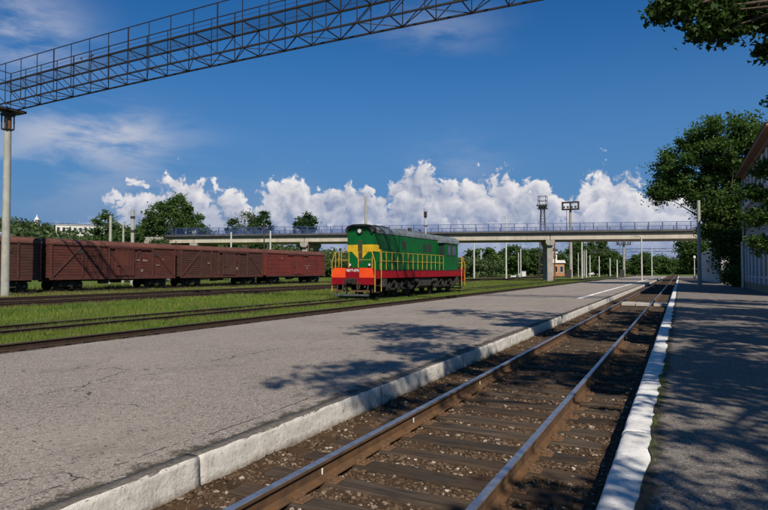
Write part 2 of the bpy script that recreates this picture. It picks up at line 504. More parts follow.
def asphalt(name, light, mid, dark, patchc, crack_lines, dirt=None):
    mt, w, b, o = principled(name)
    co = w.n('ShaderNodeTexCoord').outputs['Object']
    sp = w.n('ShaderNodeSeparateXYZ')
    w.put(sp.inputs[0], co)
    x, y, z = sp.outputs
    grain = w.noise(co, 62.0, 3.0, 0.7)
    pits = w.voro(co, 46.0, out='Distance')
    vcol = w.voro(co, 85.0, out='Color')
    vs = w.n('ShaderNodeSeparateColor')
    w.put(vs.inputs[0], vcol)
    c = w.mix(w.rng(grain, 0.36, 0.64), dark, mid)
    c = w.mix(w.rng(vs.outputs[0], 0.55, 1.0, 0.0, 0.85), c, light)
    big = w.noise(co, 0.45, 6.0, 0.6)
    c = w.mix(w.rng(big, 0.40, 0.68, 0.0, 0.6), c, patchc)
    st = w.noise(co, 0.9, 7.0, 0.68)
    c = w.mix(w.rng(st, 0.55, 0.72, 0.0, 0.45), c, tuple(v * 0.75 for v in dark))
    c = w.mix(w.rng(st, 0.44, 0.30, 0.0, 0.30), c, light)
    pz = w.rng(w.noise(co, 24.0, 3.0, 0.6), 0.60, 0.70)
    c = w.mix(w.m('MULTIPLY', pz, 0.85), c, tuple(v * 0.42 for v in dark))
    # cracks: long meandering ones and a sparse net
    crack = 0.0
    wob = w.noise(co, 0.8, 5.0, 0.65)
    for x0, amp in crack_lines:
        dx = w.m('ABSOLUTE', w.m('SUBTRACT', w.m('ADD', x, w.m('MULTIPLY', w.m('SUBTRACT', wob, 0.5), amp)), x0))
        crack = w.m('MAXIMUM', crack, w.rng(dx, 0.004, 0.018, 1.0, 0.0))
    wv = w.n('ShaderNodeTexNoise')
    w.put(wv.inputs['Vector'], co)
    wv.inputs['Scale'].default_value = 1.1
    wv.inputs['Detail'].default_value = 6
    vec = w.vm('ADD', co, w.vm('SCALE', wv.outputs['Color'], s=1.4))
    net = w.voro(vec, 0.42, feature='DISTANCE_TO_EDGE')
    nm = w.rng(w.noise(co, 0.3, 2.0), 0.48, 0.58)
    crack = w.m('MAXIMUM', crack, w.m('MULTIPLY', w.rng(net, 0.002, 0.009, 1.0, 0.0), nm))
    crack = w.m('MULTIPLY', crack, w.rng(w.noise(co, 7.0, 3.0), 0.38, 0.55))
    c = w.mix(w.m('MULTIPLY', crack, 0.85), c, tuple(v * 0.3 for v in dark))
    if dirt:      # earth and moss gathered in the seam behind the kerb
        ef = w.m('ADD', w.rng(x, dirt[0], dirt[1]), w.m('MULTIPLY', w.m('SUBTRACT', w.noise(co, 5.0, 8.0, 0.72), 0.5), 2.4))
        c = w.mix(w.rng(ef, 0.45, 0.8, 0.0, 0.9), c, (0.045, 0.040, 0.024))
    w.put(b.inputs['Base Color'], c)
    b.inputs['Roughness'].default_value = 0.9
    b.inputs['Specular IOR Level'].default_value = 0.25
    h = w.m('SUBTRACT', w.m('ADD', w.m('MULTIPLY', grain, 0.8), w.m('MULTIPLY', vs.outputs[0], 0.5)), w.m('ADD', w.m('MULTIPLY', crack, 1.2), w.m('MULTIPLY', pz, 0.9)))
    bump(w, b, h, 0.75, 0.012)


asphalt('asphalt_pale', (0.52, 0.462, 0.410), (0.285, 0.245, 0.212), (0.078, 0.064, 0.055), (0.345, 0.298, 0.256), ((-7.6, 0.9), (-4.30, 0.30)), (-4.26, -3.98))
asphalt('asphalt_grey', (0.40, 0.355, 0.315), (0.205, 0.180, 0.158), (0.070, 0.060, 0.052), (0.165, 0.145, 0.128), ((1.9, 0.9),), (-0.06, -0.26))


def kerb_mat():
    mt, w, b, o = principled('kerb_face_paint')     # whitewash on the track side, bare dirty concrete on top
    co = w.n('ShaderNodeTexCoord').outputs['Object']
    info = w.n('ShaderNodeObjectInfo').outputs['Random']
    v = w.vm('ADD', co, w.vm('SCALE', (19.0, 31.0, 7.0), s=info))
    g = w.n('ShaderNodeNewGeometry')
    sp = w.n('ShaderNodeSeparateXYZ')
    w.put(sp.inputs[0], g.outputs['True Normal'])
    n1 = w.noise(v, 5.0, 7, 0.65)
    n2 = w.noise(v, 22.0, 6, 0.65)
    white = w.mix(w.rng(n1, 0.35, 0.7), (0.60, 0.575, 0.53), (0.42, 0.395, 0.36))
    white = w.mix(w.rng(n2, 0.58, 0.72, 0.0, 0.8), white, (0.20, 0.175, 0.15))
    ck = w.voro(w.vm('ADD', v, w.vm('SCALE', (1.0, 1.0, 1.0), s=w.m('MULTIPLY', n1, 0.5))), 2.2, feature='DISTANCE_TO_EDGE')
    white = w.mix(w.m('MULTIPLY', w.rng(ck, 0.004, 0.020, 0.8, 0.0), w.rng(n1, 0.50, 0.60)), white, (0.12, 0.10, 0.085))
    oc = w.n('ShaderNodeSeparateXYZ')
    w.put(oc.inputs[0], co)
    white = w.mix(w.rng(w.m('ADD', oc.outputs[2], w.m('MULTIPLY', w.m('SUBTRACT', n1, 0.5), 0.22)), -0.11, -0.19, 0.0, 0.8), white, (0.13, 0.095, 0.065))
    grey = w.mix(w.rng(n2, 0.35, 0.65), (0.085, 0.075, 0.062), (0.17, 0.15, 0.13))
    f = w.rng(w.m('ADD', sp.outputs[0], w.m('MULTIPLY', w.m('SUBTRACT', n2, 0.5), 0.9)), 0.42, 0.55)
    w.put(b.inputs['Base Color'], w.mix(f, grey, white))
    b.inputs['Roughness'].default_value = 0.9
    b.inputs['Specular IOR Level'].default_value = 0.2
    bump(w, b, w.m('ADD', n1, w.m('MULTIPLY', n2, 0.5)), 0.7, 0.03)

    mt, w, b, o = principled('kerb_top_paint')      # thick whitewash over the whole kerb, worn through in places
    co = w.n('ShaderNodeTexCoord').outputs['Object']
    info = w.n('ShaderNodeObjectInfo').outputs['Random']
    v = w.vm('ADD', co, w.vm('SCALE', (19.0, 31.0, 7.0), s=info))
    n1 = w.noise(v, 4.0, 7, 0.65)
    n2 = w.noise(v, 26.0, 6, 0.7)
    white = w.mix(w.rng(n1, 0.35, 0.7), (0.76, 0.75, 0.73), (0.55, 0.535, 0.51))
    white = w.mix(w.rng(n2, 0.57, 0.68, 0.0, 0.85), white, (0.24, 0.215, 0.185))
    w.put(b.inputs['Base Color'], white)
    b.inputs['Roughness'].default_value = 0.9
    b.inputs['Specular IOR Level'].default_value = 0.2
    bump(w, b, w.m('ADD', n1, w.m('MULTIPLY', n2, 0.4)), 0.7, 0.03)

    mt, w, b, o = principled('line_paint')
    co = w.n('ShaderNodeTexCoord').outputs['Object']
    n2 = w.noise(co, 20.0, 6, 0.7)
    w.put(b.inputs['Base Color'], w.mix(w.rng(n2, 0.55, 0.72), (0.74, 0.73, 0.71), (0.3, 0.28, 0.26)))
    b.inputs['Roughness'].default_value = 0.85


kerb_mat()


# ------------------------------------------------------------------ mesh helpers
class MB:
    def __init__(self):
        self.v, self.f, self.mi, self.mats = [], [], [], []
        self.cur = 0

    def use(self, m):
        if m not in self.mats:
            self.mats.append(m)
        self.cur = self.mats.index(m)
        return self

    def add(self, vs, fs):
        o = len(self.v)
        self.v += [tuple(p) for p in vs]
        self.f += [tuple(i + o for i in f) for f in fs]
        self.mi += [self.cur] * len(fs)
        return self

    def box(self, c, s, rz=0.0, ch=0.0):
        x, y, z = s[0] / 2, s[1] / 2, s[2] / 2
        ca, sa = math.cos(rz), math.sin(rz)
        if ch <= 0:
            pts = [(-x, -y, -z), (x, -y, -z), (x, y, -z), (-x, y, -z), (-x, -y, z), (x, -y, z), (x, y, z), (-x, y, z)]
            fs = [(0, 3, 2, 1), (4, 5, 6, 7), (0, 1, 5, 4), (1, 2, 6, 5), (2, 3, 7, 6), (3, 0, 4, 7)]
        else:
            ch = min(ch, x * .9, y * .9, z * .9)
            pts, fs = [], []
            for zz, k in ((-z, ch), (-z + ch, 0), (z - ch, 0), (z, ch)):
                a, b_ = x - k, y - k
                q = ch * 0.7
                pts += [(-a + q, -b_, zz), (a - q, -b_, zz), (a, -b_ + q, zz), (a, b_ - q, zz), (a - q, b_, zz), (-a + q, b_, zz), (-a, b_ - q, zz), (-a, -b_ + q, zz)]
            fs.append(tuple(range(7, -1, -1)))
            for r in range(3):
                for i in range(8):
                    j = (i + 1) % 8
                    fs.append((r * 8 + i, r * 8 + j, r * 8 + 8 + j, r * 8 + 8 + i))
            fs.append(tuple(range(24, 32)))
        return self.add([(c[0] + p[0] * ca - p[1] * sa, c[1] + p[0] * sa + p[1] * ca, c[2] + p[2]) for p in pts], fs)

    def beam(self, p, q, w, h=None, up=(0, 0, 1)):
        p, q = Vector(p), Vector(q)
        h = h or w
        d = (q - p).normalized()
        u = Vector(up)
        if abs(d.dot(u)) > 0.98:
            u = Vector((0, 1, 0))
        s = d.cross(u).normalized()
        t = s.cross(d).normalized()
        pts = []
        for e in (p, q):
            for a, b_ in ((-1, -1), (1, -1), (1, 1), (-1, 1)):
                pts.append(e + s * a * w / 2 + t * b_ * h / 2)
        return self.add(pts, [(0, 3, 2, 1)[::-1], (4, 5, 6, 7)[::-1], (0, 1, 5, 4)[::-1], (1, 2, 6, 5)[::-1], (2, 3, 7, 6)[::-1], (3, 0, 4, 7)[::-1]])

    def tube(self, pts, rs, n=8, caps=True):
        pts = [Vector(p) for p in pts]
        if not isinstance(rs, (list, tuple)):
            rs = [rs] * len(pts)
        rings = []
        ref = None
        for i, p in enumerate(pts):
            d = (pts[min(i + 1, len(pts) - 1)] - pts[max(i - 1, 0)]).normalized()
            if ref is None:
                ref = Vector((1, 0, 0)) if abs(d.x) < 0.9 else Vector((0, 1, 0))
            s = (ref - d * ref.dot(d)).normalized()
            ref = s
            t = d.cross(s)
            rings.append([p + (s * math.cos(2 * math.pi * k / n) + t * math.sin(2 * math.pi * k / n)) * rs[i] for k in range(n)])
        vs = [v for r_ in rings for v in r_]
        fs = []
        for i in range(len(pts) - 1):
            for k in range(n):
                j = (k + 1) % n
                fs.append((i * n + k, i * n + j, (i + 1) * n + j, (i + 1) * n + k))
        if caps:
            fs.append(tuple(range(n - 1, -1, -1)))
            fs.append(tuple(range((len(pts) - 1) * n, len(pts) * n)))
        return self.add(vs, fs)

    def prism_y(self, prof, y0, y1, closed=True, caps=True):
        """profile in (x, z), counter-clockwise seen from -Y, extruded along Y"""
        n = len(prof)
        vs = [(p[0], y0, p[1]) for p in prof] + [(p[0], y1, p[1]) for p in prof]
        fs = []
        for i in range(n if closed else n - 1):
            j = (i + 1) % n
            fs.append((i, i + n, j + n, j)[::-1] if False else (i, j, j + n, i + n))
        if caps and closed:
            fs.append(tuple(range(n))[::-1])
            fs.append(tuple(range(n, 2 * n)))
        return self.add(vs, fs)

    def poly_plate(self, pts, n, t):
        """planar polygon pts extruded by -n*t"""
        k = len(pts)
        nn = Vector(n) * t
        vs = [Vector(p) for p in pts] + [Vector(p) - nn for p in pts]
        fs = [tuple(range(k)), tuple(range(2 * k - 1, k - 1, -1))]
        for i in range(k):
            j = (i + 1) % k
            fs.append((j, i, i + k, j + k))
        return self.add(vs, fs)

    def mesh(self, name, default=None, smooth=False, fix=True):
        me = bpy.data.meshes.new(name)
        me.from_pydata([tuple(p) for p in self.v], [], self.f)
        mats = self.mats or ([default] if default else [])
        for m in mats:
            me.materials.append(MATS[m])
        if self.mats:
            me.polygons.foreach_set('material_index', self.mi)
        if smooth:
            me.polygons.foreach_set('use_smooth', [True] * len(me.polygons))
        if fix:
            import bmesh
            bm = bmesh.new()
            bm.from_mesh(me)
            bmesh.ops.recalc_face_normals(bm, faces=bm.faces)
            bm.to_mesh(me)
            bm.free()
        me.update()
        return me

    def obj(self, name, m=None, parent=None, loc=(0, 0, 0), smooth=False, rz=0.0):
        return link(name, self.mesh(name, m, smooth), parent, loc, rz)


def link(name, me, parent=None, loc=(0, 0, 0), rz=0.0):
    o = bpy.data.objects.new(name, me)
    COL.objects.link(o)
    o.location = loc
    o.rotation_euler = (0, 0, rz)
    if parent is not None:
        o.parent = parent
    return o


def tag(o, label=None, cat=None, group=None, kind=None):
    if label:
        o['label'] = label
    if cat:
        o['category'] = cat
    if group:
        o['group'] = group
    if kind:
        o['kind'] = kind
    return o


def thing(name, label, cat, loc=(0, 0, 0), rz=0.0, group=None):
    o = bpy.data.objects.new(name, None)
    o.empty_display_size = 0.3
    COL.objects.link(o)
    o.location = loc
    o.rotation_euler = (0, 0, rz)
    return tag(o, label, cat, group)


def copy_tree(o, parent=None):
    c = o.copy()
    COL.objects.link(c)
    c.parent = parent
    for ch in list(o.children):
        copy_tree(ch, c)
    return c


def np_mesh(name, verts, tris, mname, smooth=False):
    """fast triangle mesh from numpy arrays"""
    me = bpy.data.meshes.new(name)
    nv, nf = len(verts), len(tris)
    me.vertices.add(nv)
    me.vertices.foreach_set('co', np.asarray(verts, np.float32).ravel())
    me.loops.add(nf * 3)
    me.loops.foreach_set('vertex_index', np.asarray(tris, np.int32).ravel())
    me.polygons.add(nf)
    me.polygons.foreach_set('loop_start', np.arange(0, nf * 3, 3, dtype=np.int32))
    me.materials.append(MATS[mname])
    me.polygons.foreach_set('use_smooth', np.full(nf, smooth))
    me.update(calc_edges=True)
    me.validate()
    return me


def grid_mesh(name, xs, ys, zf, mname, xf=None):
    """height-field sheet; zf(x,y) -> z ; xf(i,x,y) may move the columns"""
    vs, fs = [], []
    nx, ny = len(xs), len(ys)
    for j, y in enumerate(ys):
        for i, x in enumerate(xs):
            xx = xf(i, x, y) if xf else x
            vs.append((xx, y, zf(xx, y)))
    for j in range(ny - 1):
        for i in range(nx - 1):
            a = j * nx + i
            fs.append((a, a + 1, a + nx + 1, a + nx))
    me = bpy.data.meshes.new(name)
    me.from_pydata(vs, [], fs)
    me.materials.append(MATS[mname])
    me.polygons.foreach_set('use_smooth', [True] * len(fs))
    me.update()
    return me


def ns(x, y, z=0.0):
    return mnoise.noise(Vector((x, y, z)))

# ================================================================== THE SETTING
# ------------------------------------------------------------------ ground
def hill_z(x, y):
    # low wooded rise far to the left
    a = max(0.0, min(1.0, (-x - 110) / 190.0))
    return -0.27 + 16.5 * a * a * (3 - 2 * a)


xs = [-1800, -900, -500, -380, -320, -280, -250, -220, -190, -160, -140, -120, -90, -60, -30, -15, 0, 15, 40, 120, 400, 1800]
ys = [-1200, -300, -60, -20, 0, 30, 60, 90, 120, 150, 180, 220, 260, 320, 420, 700, 1500, 3000]
tag(link('ground', grid_mesh('ground', xs, ys, hill_z, 'ground')), kind='structure')

# ------------------------------------------------------------------ bed of the near track
def bed_z(x, y):
    k = max(0.0, 1 - abs(x + 3.86) / 0.6)
    k2 = max(0.0, 1 - abs(x + 0.55) / 0.5)
    z = -0.222 + 0.05 * k * k + 0.03 * k2
    return z + 0.018 * ns(x * 2.1, y * 2.1) + 0.010 * ns(x * 7, y * 7, 3.0) + 0.006 * ns(x * 19, y * 19, 5.0)


ys = list(np.arange(-2, 13, 0.07)) + list(np.arange(13, 40, 0.25)) + list(np.arange(40, 100, 2.0)) + [120, 160, 200, 260]
xs = list(np.linspace(-3.95, -0.45, 50))
tag(link('track_bed', grid_mesh('track_bed', xs, ys, bed_z, 'ballast_dirt')), kind='structure')


def stones(name, pts, sizes, mname):
    """jittered eight-cornered stones, one mesh"""
    base = np.array([(-1, -1, -.7), (1, -1, -.7), (1, 1, -.7), (-1, 1, -.7), (-1, -1, .7), (1, -1, .7), (1, 1, .7), (-1, 1, .7)], np.float32) * 0.5
    tri = np.array([(0, 3, 2), (0, 2, 1), (4, 5, 6), (4, 6, 7), (0, 1, 5), (0, 5, 4), (1, 2, 6), (1, 6, 5), (2, 3, 7), (2, 7, 6), (3, 0, 4), (3, 4, 7)])
    n = len(pts)
    v = np.repeat(base[None], n, 0) * RNG.uniform(0.55, 1.25, (n, 8, 3))
    v *= np.stack([RNG.uniform(.8, 1.4, n), RNG.uniform(.6, 1.1, n), RNG.uniform(.5, .9, n)], 1)[:, None, :]
    a = RNG.uniform(0, 6.28, n)
    ca, sa = np.cos(a)[:, None], np.sin(a)[:, None]
    x = v[:, :, 0] * ca - v[:, :, 1] * sa
    y = v[:, :, 0] * sa + v[:, :, 1] * ca
    v = np.stack([x, y, v[:, :, 2]], 2) * sizes[:, None, None] + pts[:, None, :]
    t = (tri[None] + (np.arange(n) * 8)[:, None, None]).reshape(-1, 3)
    return np_mesh(name, v.reshape(-1, 3), t, mname)


def scatter_bed(n, y0, y1, smin, smax):
    x = RNG.uniform(-3.82, -0.58, n)
    y = y0 + (y1 - y0) * RNG.random(n) ** 1.5
    keep = (np.abs(x + 2.985) > 0.05) & (np.abs(x + 1.395) > 0.05)
    # fewer stones on the sleepers
    ph = np.abs(((y - 0.2) / 0.56 + 0.5) % 1.0 - 0.5) * 0.56
    keep &= (ph > 0.125) | (RNG.random(n) < 0.16)
    x, y = x[keep], y[keep]
    s = smin + (smax - smin) * RNG.random(len(x)) ** 3.0
    z = np.array([bed_z(a, b) for a, b in zip(x, y)]) + s * 0.15
    return np.stack([x, y, z], 1), s


p, s = scatter_bed(76000, 1.2, 20.0, 0.006, 0.040)
tag(link('ballast_stones', stones('ballast_stones', p, s, 'ballast_stone')), 'loose brown and pale ballast stones lying along the near track', 'ballast', kind='stuff')
p2, s2 = scatter_bed(7000, 18.0, 60.0, 0.03, 0.08)
tag(link('distant_ballast_stones', stones('distant_ballast_stones', p2, s2, 'ballast_stone')), 'brown ballast stones farther along the near track', 'ballast', kind='stuff')

# ------------------------------------------------------------------ platforms
def edge_l(y):
    return -3.985 + 0.035 * ns(0.3, y * 1.4) + 0.03 * ns(7.3, y * 5.0) - 0.05 * max(0.0, ns(3.1, y * 0.7))


xs = [-12.0, -10.5, -9, -7.5, -6.2, -5.2, -4.6, -4.3, -4.15, -4.0]
ys = list(np.arange(-6, 24, 0.12)) + list(np.arange(24, 60, 0.5)) + list(range(60, 205, 5))
nx = len(xs)


def plat_z(x, y):
    drop = max(0.0, 1 - abs(x + 4.0) / 0.14)
    return 0.100 + 0.012 * ns(x * 0.6, y * 0.6) + 0.005 * ns(x * 3, y * 3, 2.0) - 0.012 * drop


left_platform = link('island_platform', grid_mesh('island_platform', xs, ys, plat_z, 'asphalt_pale', lambda i, x, y: edge_l(y) if i == nx - 1 else (x + 0.5 * (edge_l(y) + 4.0) if i == nx - 2 else x)))
tag(left_platform, kind='structure')
MB().box((-7.99, 97, -0.11), (7.98, 206, 0.36)).obj('platform_body', 'slab_concrete', left_platform)


def edge_r(y):
    return -0.275 + 0.05 * ns(9.3, y * 0.9) + 0.045 * ns(4.3, y * 2.6) + 0.018 * ns(1.3, y * 9.0)


xs = [-0.27, -0.15, 0.1, 0.5, 1.0, 1.7, 2.6, 4, 6, 9, 16]
right_platform = link('station_platform', grid_mesh('station_platform', xs, ys, lambda x, y: 0.106 + 0.008 * ns(x * 0.7, y * 0.7, 9.0) - 0.003 * ns(x * 3, y * 3) * (x > 0), 'asphalt_grey', lambda i, x, y: edge_r(y) if i == 0 else (x + 0.4 * (edge_r(y) + .27) if i == 1 else x)))
tag(right_platform, kind='structure')
MB().box((7.95, 97, -0.11), (16.1, 206, 0.36)).obj('platform_body', 'slab_concrete', right_platform)


def kerb_mesh(name, seed, L, sec, amp, m, n=22):
    """a block cast along Y from the section polyline sec [(x, z)], surface uneven, ends closed"""
    k = len(sec)
    vs, fs = [], []
    for j in range(n + 1):
        y = L * j / n
        endk = 1.0 if 0 < j < n else 0.6
        for i, (x, z) in enumerate(sec):
            dx = amp * ns(seed * 5.1 + i * 0.7, y * 2.6) + amp * 0.6 * ns(seed * 3.3 + i * 1.9, y * 8)
            dz = amp * 0.7 * ns(seed * 2.7 + i, y * 4.4, 4.0) + amp * 0.5 * ns(seed + i, y * 13, 8.0)
            fade = min(1.0, min(y, L - y) / 0.22)       # neighbours meet flush
            dx *= fade
            dz *= fade
            if i == 0 or i == k - 1:
                dx = dz = 0
            vs.append((x + dx - (0.003 if endk < 1 and 0 < i < k - 1 else 0), y, z + dz))
    for j in range(n):
        for i in range(k - 1):
            a = j * k + i
            fs.append((a, a + k, a + k + 1, a + 1))
    fs.append(tuple(range(k - 1, -1, -1)))
    fs.append(tuple(range(n * k, n * k + k)))
    me = bpy.data.meshes.new(name)
    me.from_pydata(vs, [], fs)
    me.materials.append(MATS[m])
    sm = [True] * (len(fs) - 2) + [False, False]
    me.polygons.foreach_set('use_smooth', sm)
    import bmesh
    bm = bmesh.new()
    bm.from_mesh(me)
    bmesh.ops.recalc_face_normals(bm, faces=bm.faces)
    bm.to_mesh(me)
    bm.free()
    me.update()
    return me


sec_l = [(0.01, -0.32), (0.012, -0.20), (0.006, -0.13), (0.002, -0.07), (0.0, 0.0), (-0.004, 0.05), (-0.008, 0.075), (-0.022, 0.090), (-0.07, 0.094), (-0.16, 0.092), (-0.16, -0.32)]
kl = [kerb_mesh('kerb_block', s, 3.590, sec_l, 0.014, 'kerb_face_paint', 44) for s in range(5)]
y = -3.2
i = 0
while y < 195:
    k = link('kerb_block', kl[(i * 3) % 5], left_platform, (-3.855 + random.uniform(-.005, .005), y, random.uniform(-.006, .003)))
    y += 3.592
    i += 1
sec_r = [(0.32, -0.32), (0.32, 0.097), (0.24, 0.100), (0.16, 0.102), (0.09, 0.101), (0.045, 0.096), (0.018, 0.082), (0.004, 0.055), (0.0, 0.0), (0.003, -0.12), (0.0, -0.32)]
kr = [kerb_mesh('kerb_block', s + 20, 2.392, sec_r, 0.008, 'kerb_top_paint', 36) for s in range(5)]
y = -3.0
i = 0
while y < 195:
    link('kerb_block', kr[(i * 2) % 5], right_platform, (-0.556 + random.uniform(-.006, .006), y, random.uniform(-.004, .0)))
    y += 2.394
    i += 1

# painted line on the island platform
vs, fs = [], []
for j, y in enumerate(np.arange(36, 150, 0.5)):
    w_ = 0.13 + 0.02 * ns(2, y * 2)
    xc = -5.35 + 0.02 * ns(5, y * .5)
    vs += [(xc - w_, y, plat_z(xc, y) + 0.006), (xc + w_, y, plat_z(xc, y) + 0.006)]
    if j:
        a = 2 * j
        fs.append((a - 2, a - 1, a + 1, a))
me = bpy.data.meshes.new('painted_line')
me.from_pydata(vs, [], fs)
me.materials.append(MATS['line_paint'])
link('painted_line', me, left_platform)

# ------------------------------------------------------------------ railway tracks
HALF = [(0.075, -0.180), (0.075, -0.168), (0.022, -0.152), (0.010, -0.138), (0.009, -0.048), (0.0365, -0.034), (0.0375, -0.008), (0.029, 0.0)]
RAILP = HALF + [(-x, z) for x, z in reversed(HALF)]


def rail_mesh(name, y0, y1, head):
    m = MB()
    side = 'rail_side' if head == 'rail_head' else 'siding_rail_side'
    n = len(RAILP)
    st = [y0 + (y1 - y0) * k / 12 for k in range(13)]
    vs = [(x, yy, z) for yy in st for x, z in RAILP]
    m.v = vs
    for s_ in range(12):
        for i in range(n):
            j = (i + 1) % n
            m.use(head if i in (6, 7, 8) else side)
            m.f.append((s_ * n + i, s_ * n + j, s_ * n + n + j, s_ * n + n + i))
            m.mi.append(m.cur)
    m.use(side)
    m.f += [tuple(range(n)), tuple(range(12 * n, 13 * n))]
    m.mi += [m.cur] * 2
    return m.mesh(name)


def sleeper_mesh(seed, L=2.72, w=0.245, h=0.17):
    """weathered timber: wavy edges, split ends"""
    nx_, vs, fs = 14, [], []
    prof = [(-w / 2, -h), (-w / 2, -0.02), (-w / 2 + 0.02, 0.0), (-w / 6, 0.0), (w / 6, 0.0), (w / 2 - 0.02, 0.0), (w / 2, -0.02), (w / 2, -h)]
    k = len(prof)
    for i in range(nx_ + 1):
        x = -L / 2 + L * i / nx_
        for j, (yy, z) in enumerate(prof):
            q = ns(seed * 3.7 + x * 1.7, j * 0.9, 2.0)
            vs.append((x + (0.03 * ns(seed, j * 1.3) if i in (0, nx_) else 0), yy + 0.012 * q, z + (0.010 * ns(seed + x * 2.5, j * 1.7) - (0.006 if j in (3, 4) else 0) if 1 <= j <= 6 else 0)))
    for i in range(nx_):
        for j in range(k - 1):
            a = i * k + j
            fs.append((a, a + k, a + k + 1, a + 1))
    fs += [tuple(range(k)), tuple(range(nx_ * k, nx_ * k + k))]
    m = MB().use('old_timber')
    m.v, m.f, m.mi = vs, fs, [0] * len(fs)
    return m.mesh('sleeper')


SLEEPERS = [sleeper_mesh(s) for s in range(6)]
# tie plate with ribs, four spikes and clips, made once
tp = MB().use('tie_plate_steel')
tp.box((0, 0, 0.004), (0.36, 0.17, 0.016), ch=0.004)
for sx in (-1, 1):
    tp.box((sx * 0.092, 0, 0.016), (0.022, 0.165, 0.022), ch=0.004)
    for sy in (-1, 1):
        tp.box((sx * 0.086, sy * 0.055, 0.030), (0.045, 0.030, 0.026), ch=0.006)
        tp.box((sx * 0.145, sy * 0.05, 0.018), (0.032, 0.032, 0.026), ch=0.008)
TIE = tp.mesh('tie_plate')


def track(xc, label, y0, y1, head, near_y, step, zs=-0.188, plates=False, far_to=None, group=None):
    t = thing('railway_track', label, 'track', (xc, 0, 0))
    rm = rail_mesh('rail', y0, y1, head)
    rails = [link('rail', rm, t, (sx * 0.795, 0, 0)) for sx in (-1, 1)]
    y = near_y[0]
    i = 0
    while y < near_y[1]:
        s = link('sleeper', SLEEPERS[(i * 5 + int(y * 7)) % 6], t, (random.uniform(-.05, .05), y + random.uniform(-.03, .03), zs + random.uniform(-.006, .006)), random.uniform(-.015, .015))
        if plates and y < 22:
            for sx in (-1, 1):
                link('tie_plate', TIE, s, (sx * 0.795 - s.location.x, 0, 0.0))
        y += step
        i += 1
    if far_to:
        m = MB().use('old_timber')
        while y < far_to:
            m.box((random.uniform(-.05, .05), y, zs - 0.08), (2.72, 0.245, 0.16))
            y += step
        tag(m.obj('distant_sleepers', None, t), kind='stuff')
    return t, rails


near_track, near_rails = track(-2.19, 'near railway track with polished rails on old wooden sleepers between the platforms', -4, 260, 'rail_head', (0.2, 62), 0.56, plates=True, far_to=150)
for yy in (3.37, 4.62, 6.7, 9.4):       # white paint ticks on the web of the left rail
    m = MB().use('white_paint')
    m.box((0.0125, yy, -0.105), (0.010, 0.016, 0.060), ch=0.003)
    m.obj('paint_mark', None, near_rails[0])
track(-13.6, 'rusty track running along the far edge of the island platform', 0, 260, 'rusty_head', (6, 70), 0.6, zs=-0.185, far_to=120)
track(-18.5, 'overgrown track in the grass on which the green locomotive stands', 4, 240, 'rusty_head', (9, 66), 0.62, zs=-0.20, far_to=110)
track(-33.0, 'nearer of the two brown tracks between the grass and the freight wagons', 8, 230, 'rusty_head', (16, 22), 0.62, zs=-0.19, far_to=130)
track(-38.4, 'brown track next to the concrete gantry post in front of the freight wagons', 10, 230, 'rusty_head', (20, 26), 0.62, zs=-0.19, far_to=130)
track(-49.6, 'weedy track under the row of brown freight wagons', 5, 230, 'rusty_head', (24, 30), 0.62, zs=-0.19, far_to=130)

# board crossing over the near track
cr = thing('track_crossing', 'pale concrete slab crossing laid across the near track', 'crossing', (-2.19, 35.2, 0))
for xa, xb in ((-0.70, -0.02), (0.02, 0.70), (0.90, 1.58)):
    MB().box(((xa + xb) / 2, 0, -0.09), (xb - xa, 1.5, 0.16), ch=0.012).obj('concrete_slab', 'slab_concrete', cr)


# ------------------------------------------------------------------ grass
def blades(name, x, y, z, h, w, mname, lean=0.5):
    n = len(x)
    a = RNG.uniform(0, 6.28, n)
    b = RNG.uniform(0, 6.28, n)
    l = h * RNG.uniform(0.1, lean, n)
    dx, dy = np.cos(a) * w / 2, np.sin(a) * w / 2
    v = np.empty((n, 3, 3), np.float32)
    v[:, 0] = np.stack([x - dx, y - dy, z], 1)
    v[:, 1] = np.stack([x + dx, y + dy, z], 1)
    v[:, 2] = np.stack([x + np.cos(b) * l, y + np.sin(b) * l, z + h], 1)
    return np_mesh(name, v.reshape(-1, 3), np.arange(n * 3).reshape(-1, 3), mname)


def in_view(x, y, margin=0.06):
    s, c = math.sin(R(26.8)), math.cos(R(26.8))
    d = y * c - x * s
    u = (x * c + y * s) / np.maximum(d, 0.1)
    return (d > 1) & (np.abs(u) < 0.655 + margin), d


vn = np.vectorize(lambda a, b, k: mnoise.noise(Vector((a * k, b * k, 1.7))))


def grass_band(n, x0, x1, y0, y1, hmin, hmax, dens=0.0):
    x = RNG.uniform(x0, x1, n)
    y = y0 + (y1 - y0) * RNG.random(n) ** 1.6
    ok, d = in_view(x, y)
    x, y, d = x[ok], y[ok], d[ok]
    q = vn(x, y, 0.55) + 0.6 * vn(x, y, 2.3)
    ok = q > (-0.55 + dens) + RNG.normal(0, 0.15, len(x))
    x, y, d, q = x[ok], y[ok], d[ok], q[ok]
    h = (hmin + (hmax - hmin) * np.clip(0.5 + 0.55 * q + RNG.normal(0, 0.2, len(x)), 0, 1.3))
    wd = np.clip(0.0011 * d, 0.012, 0.10) * RNG.uniform(0.7, 1.4, len(x))
    return x, y, np.full(len(x), -0.28), h, wd


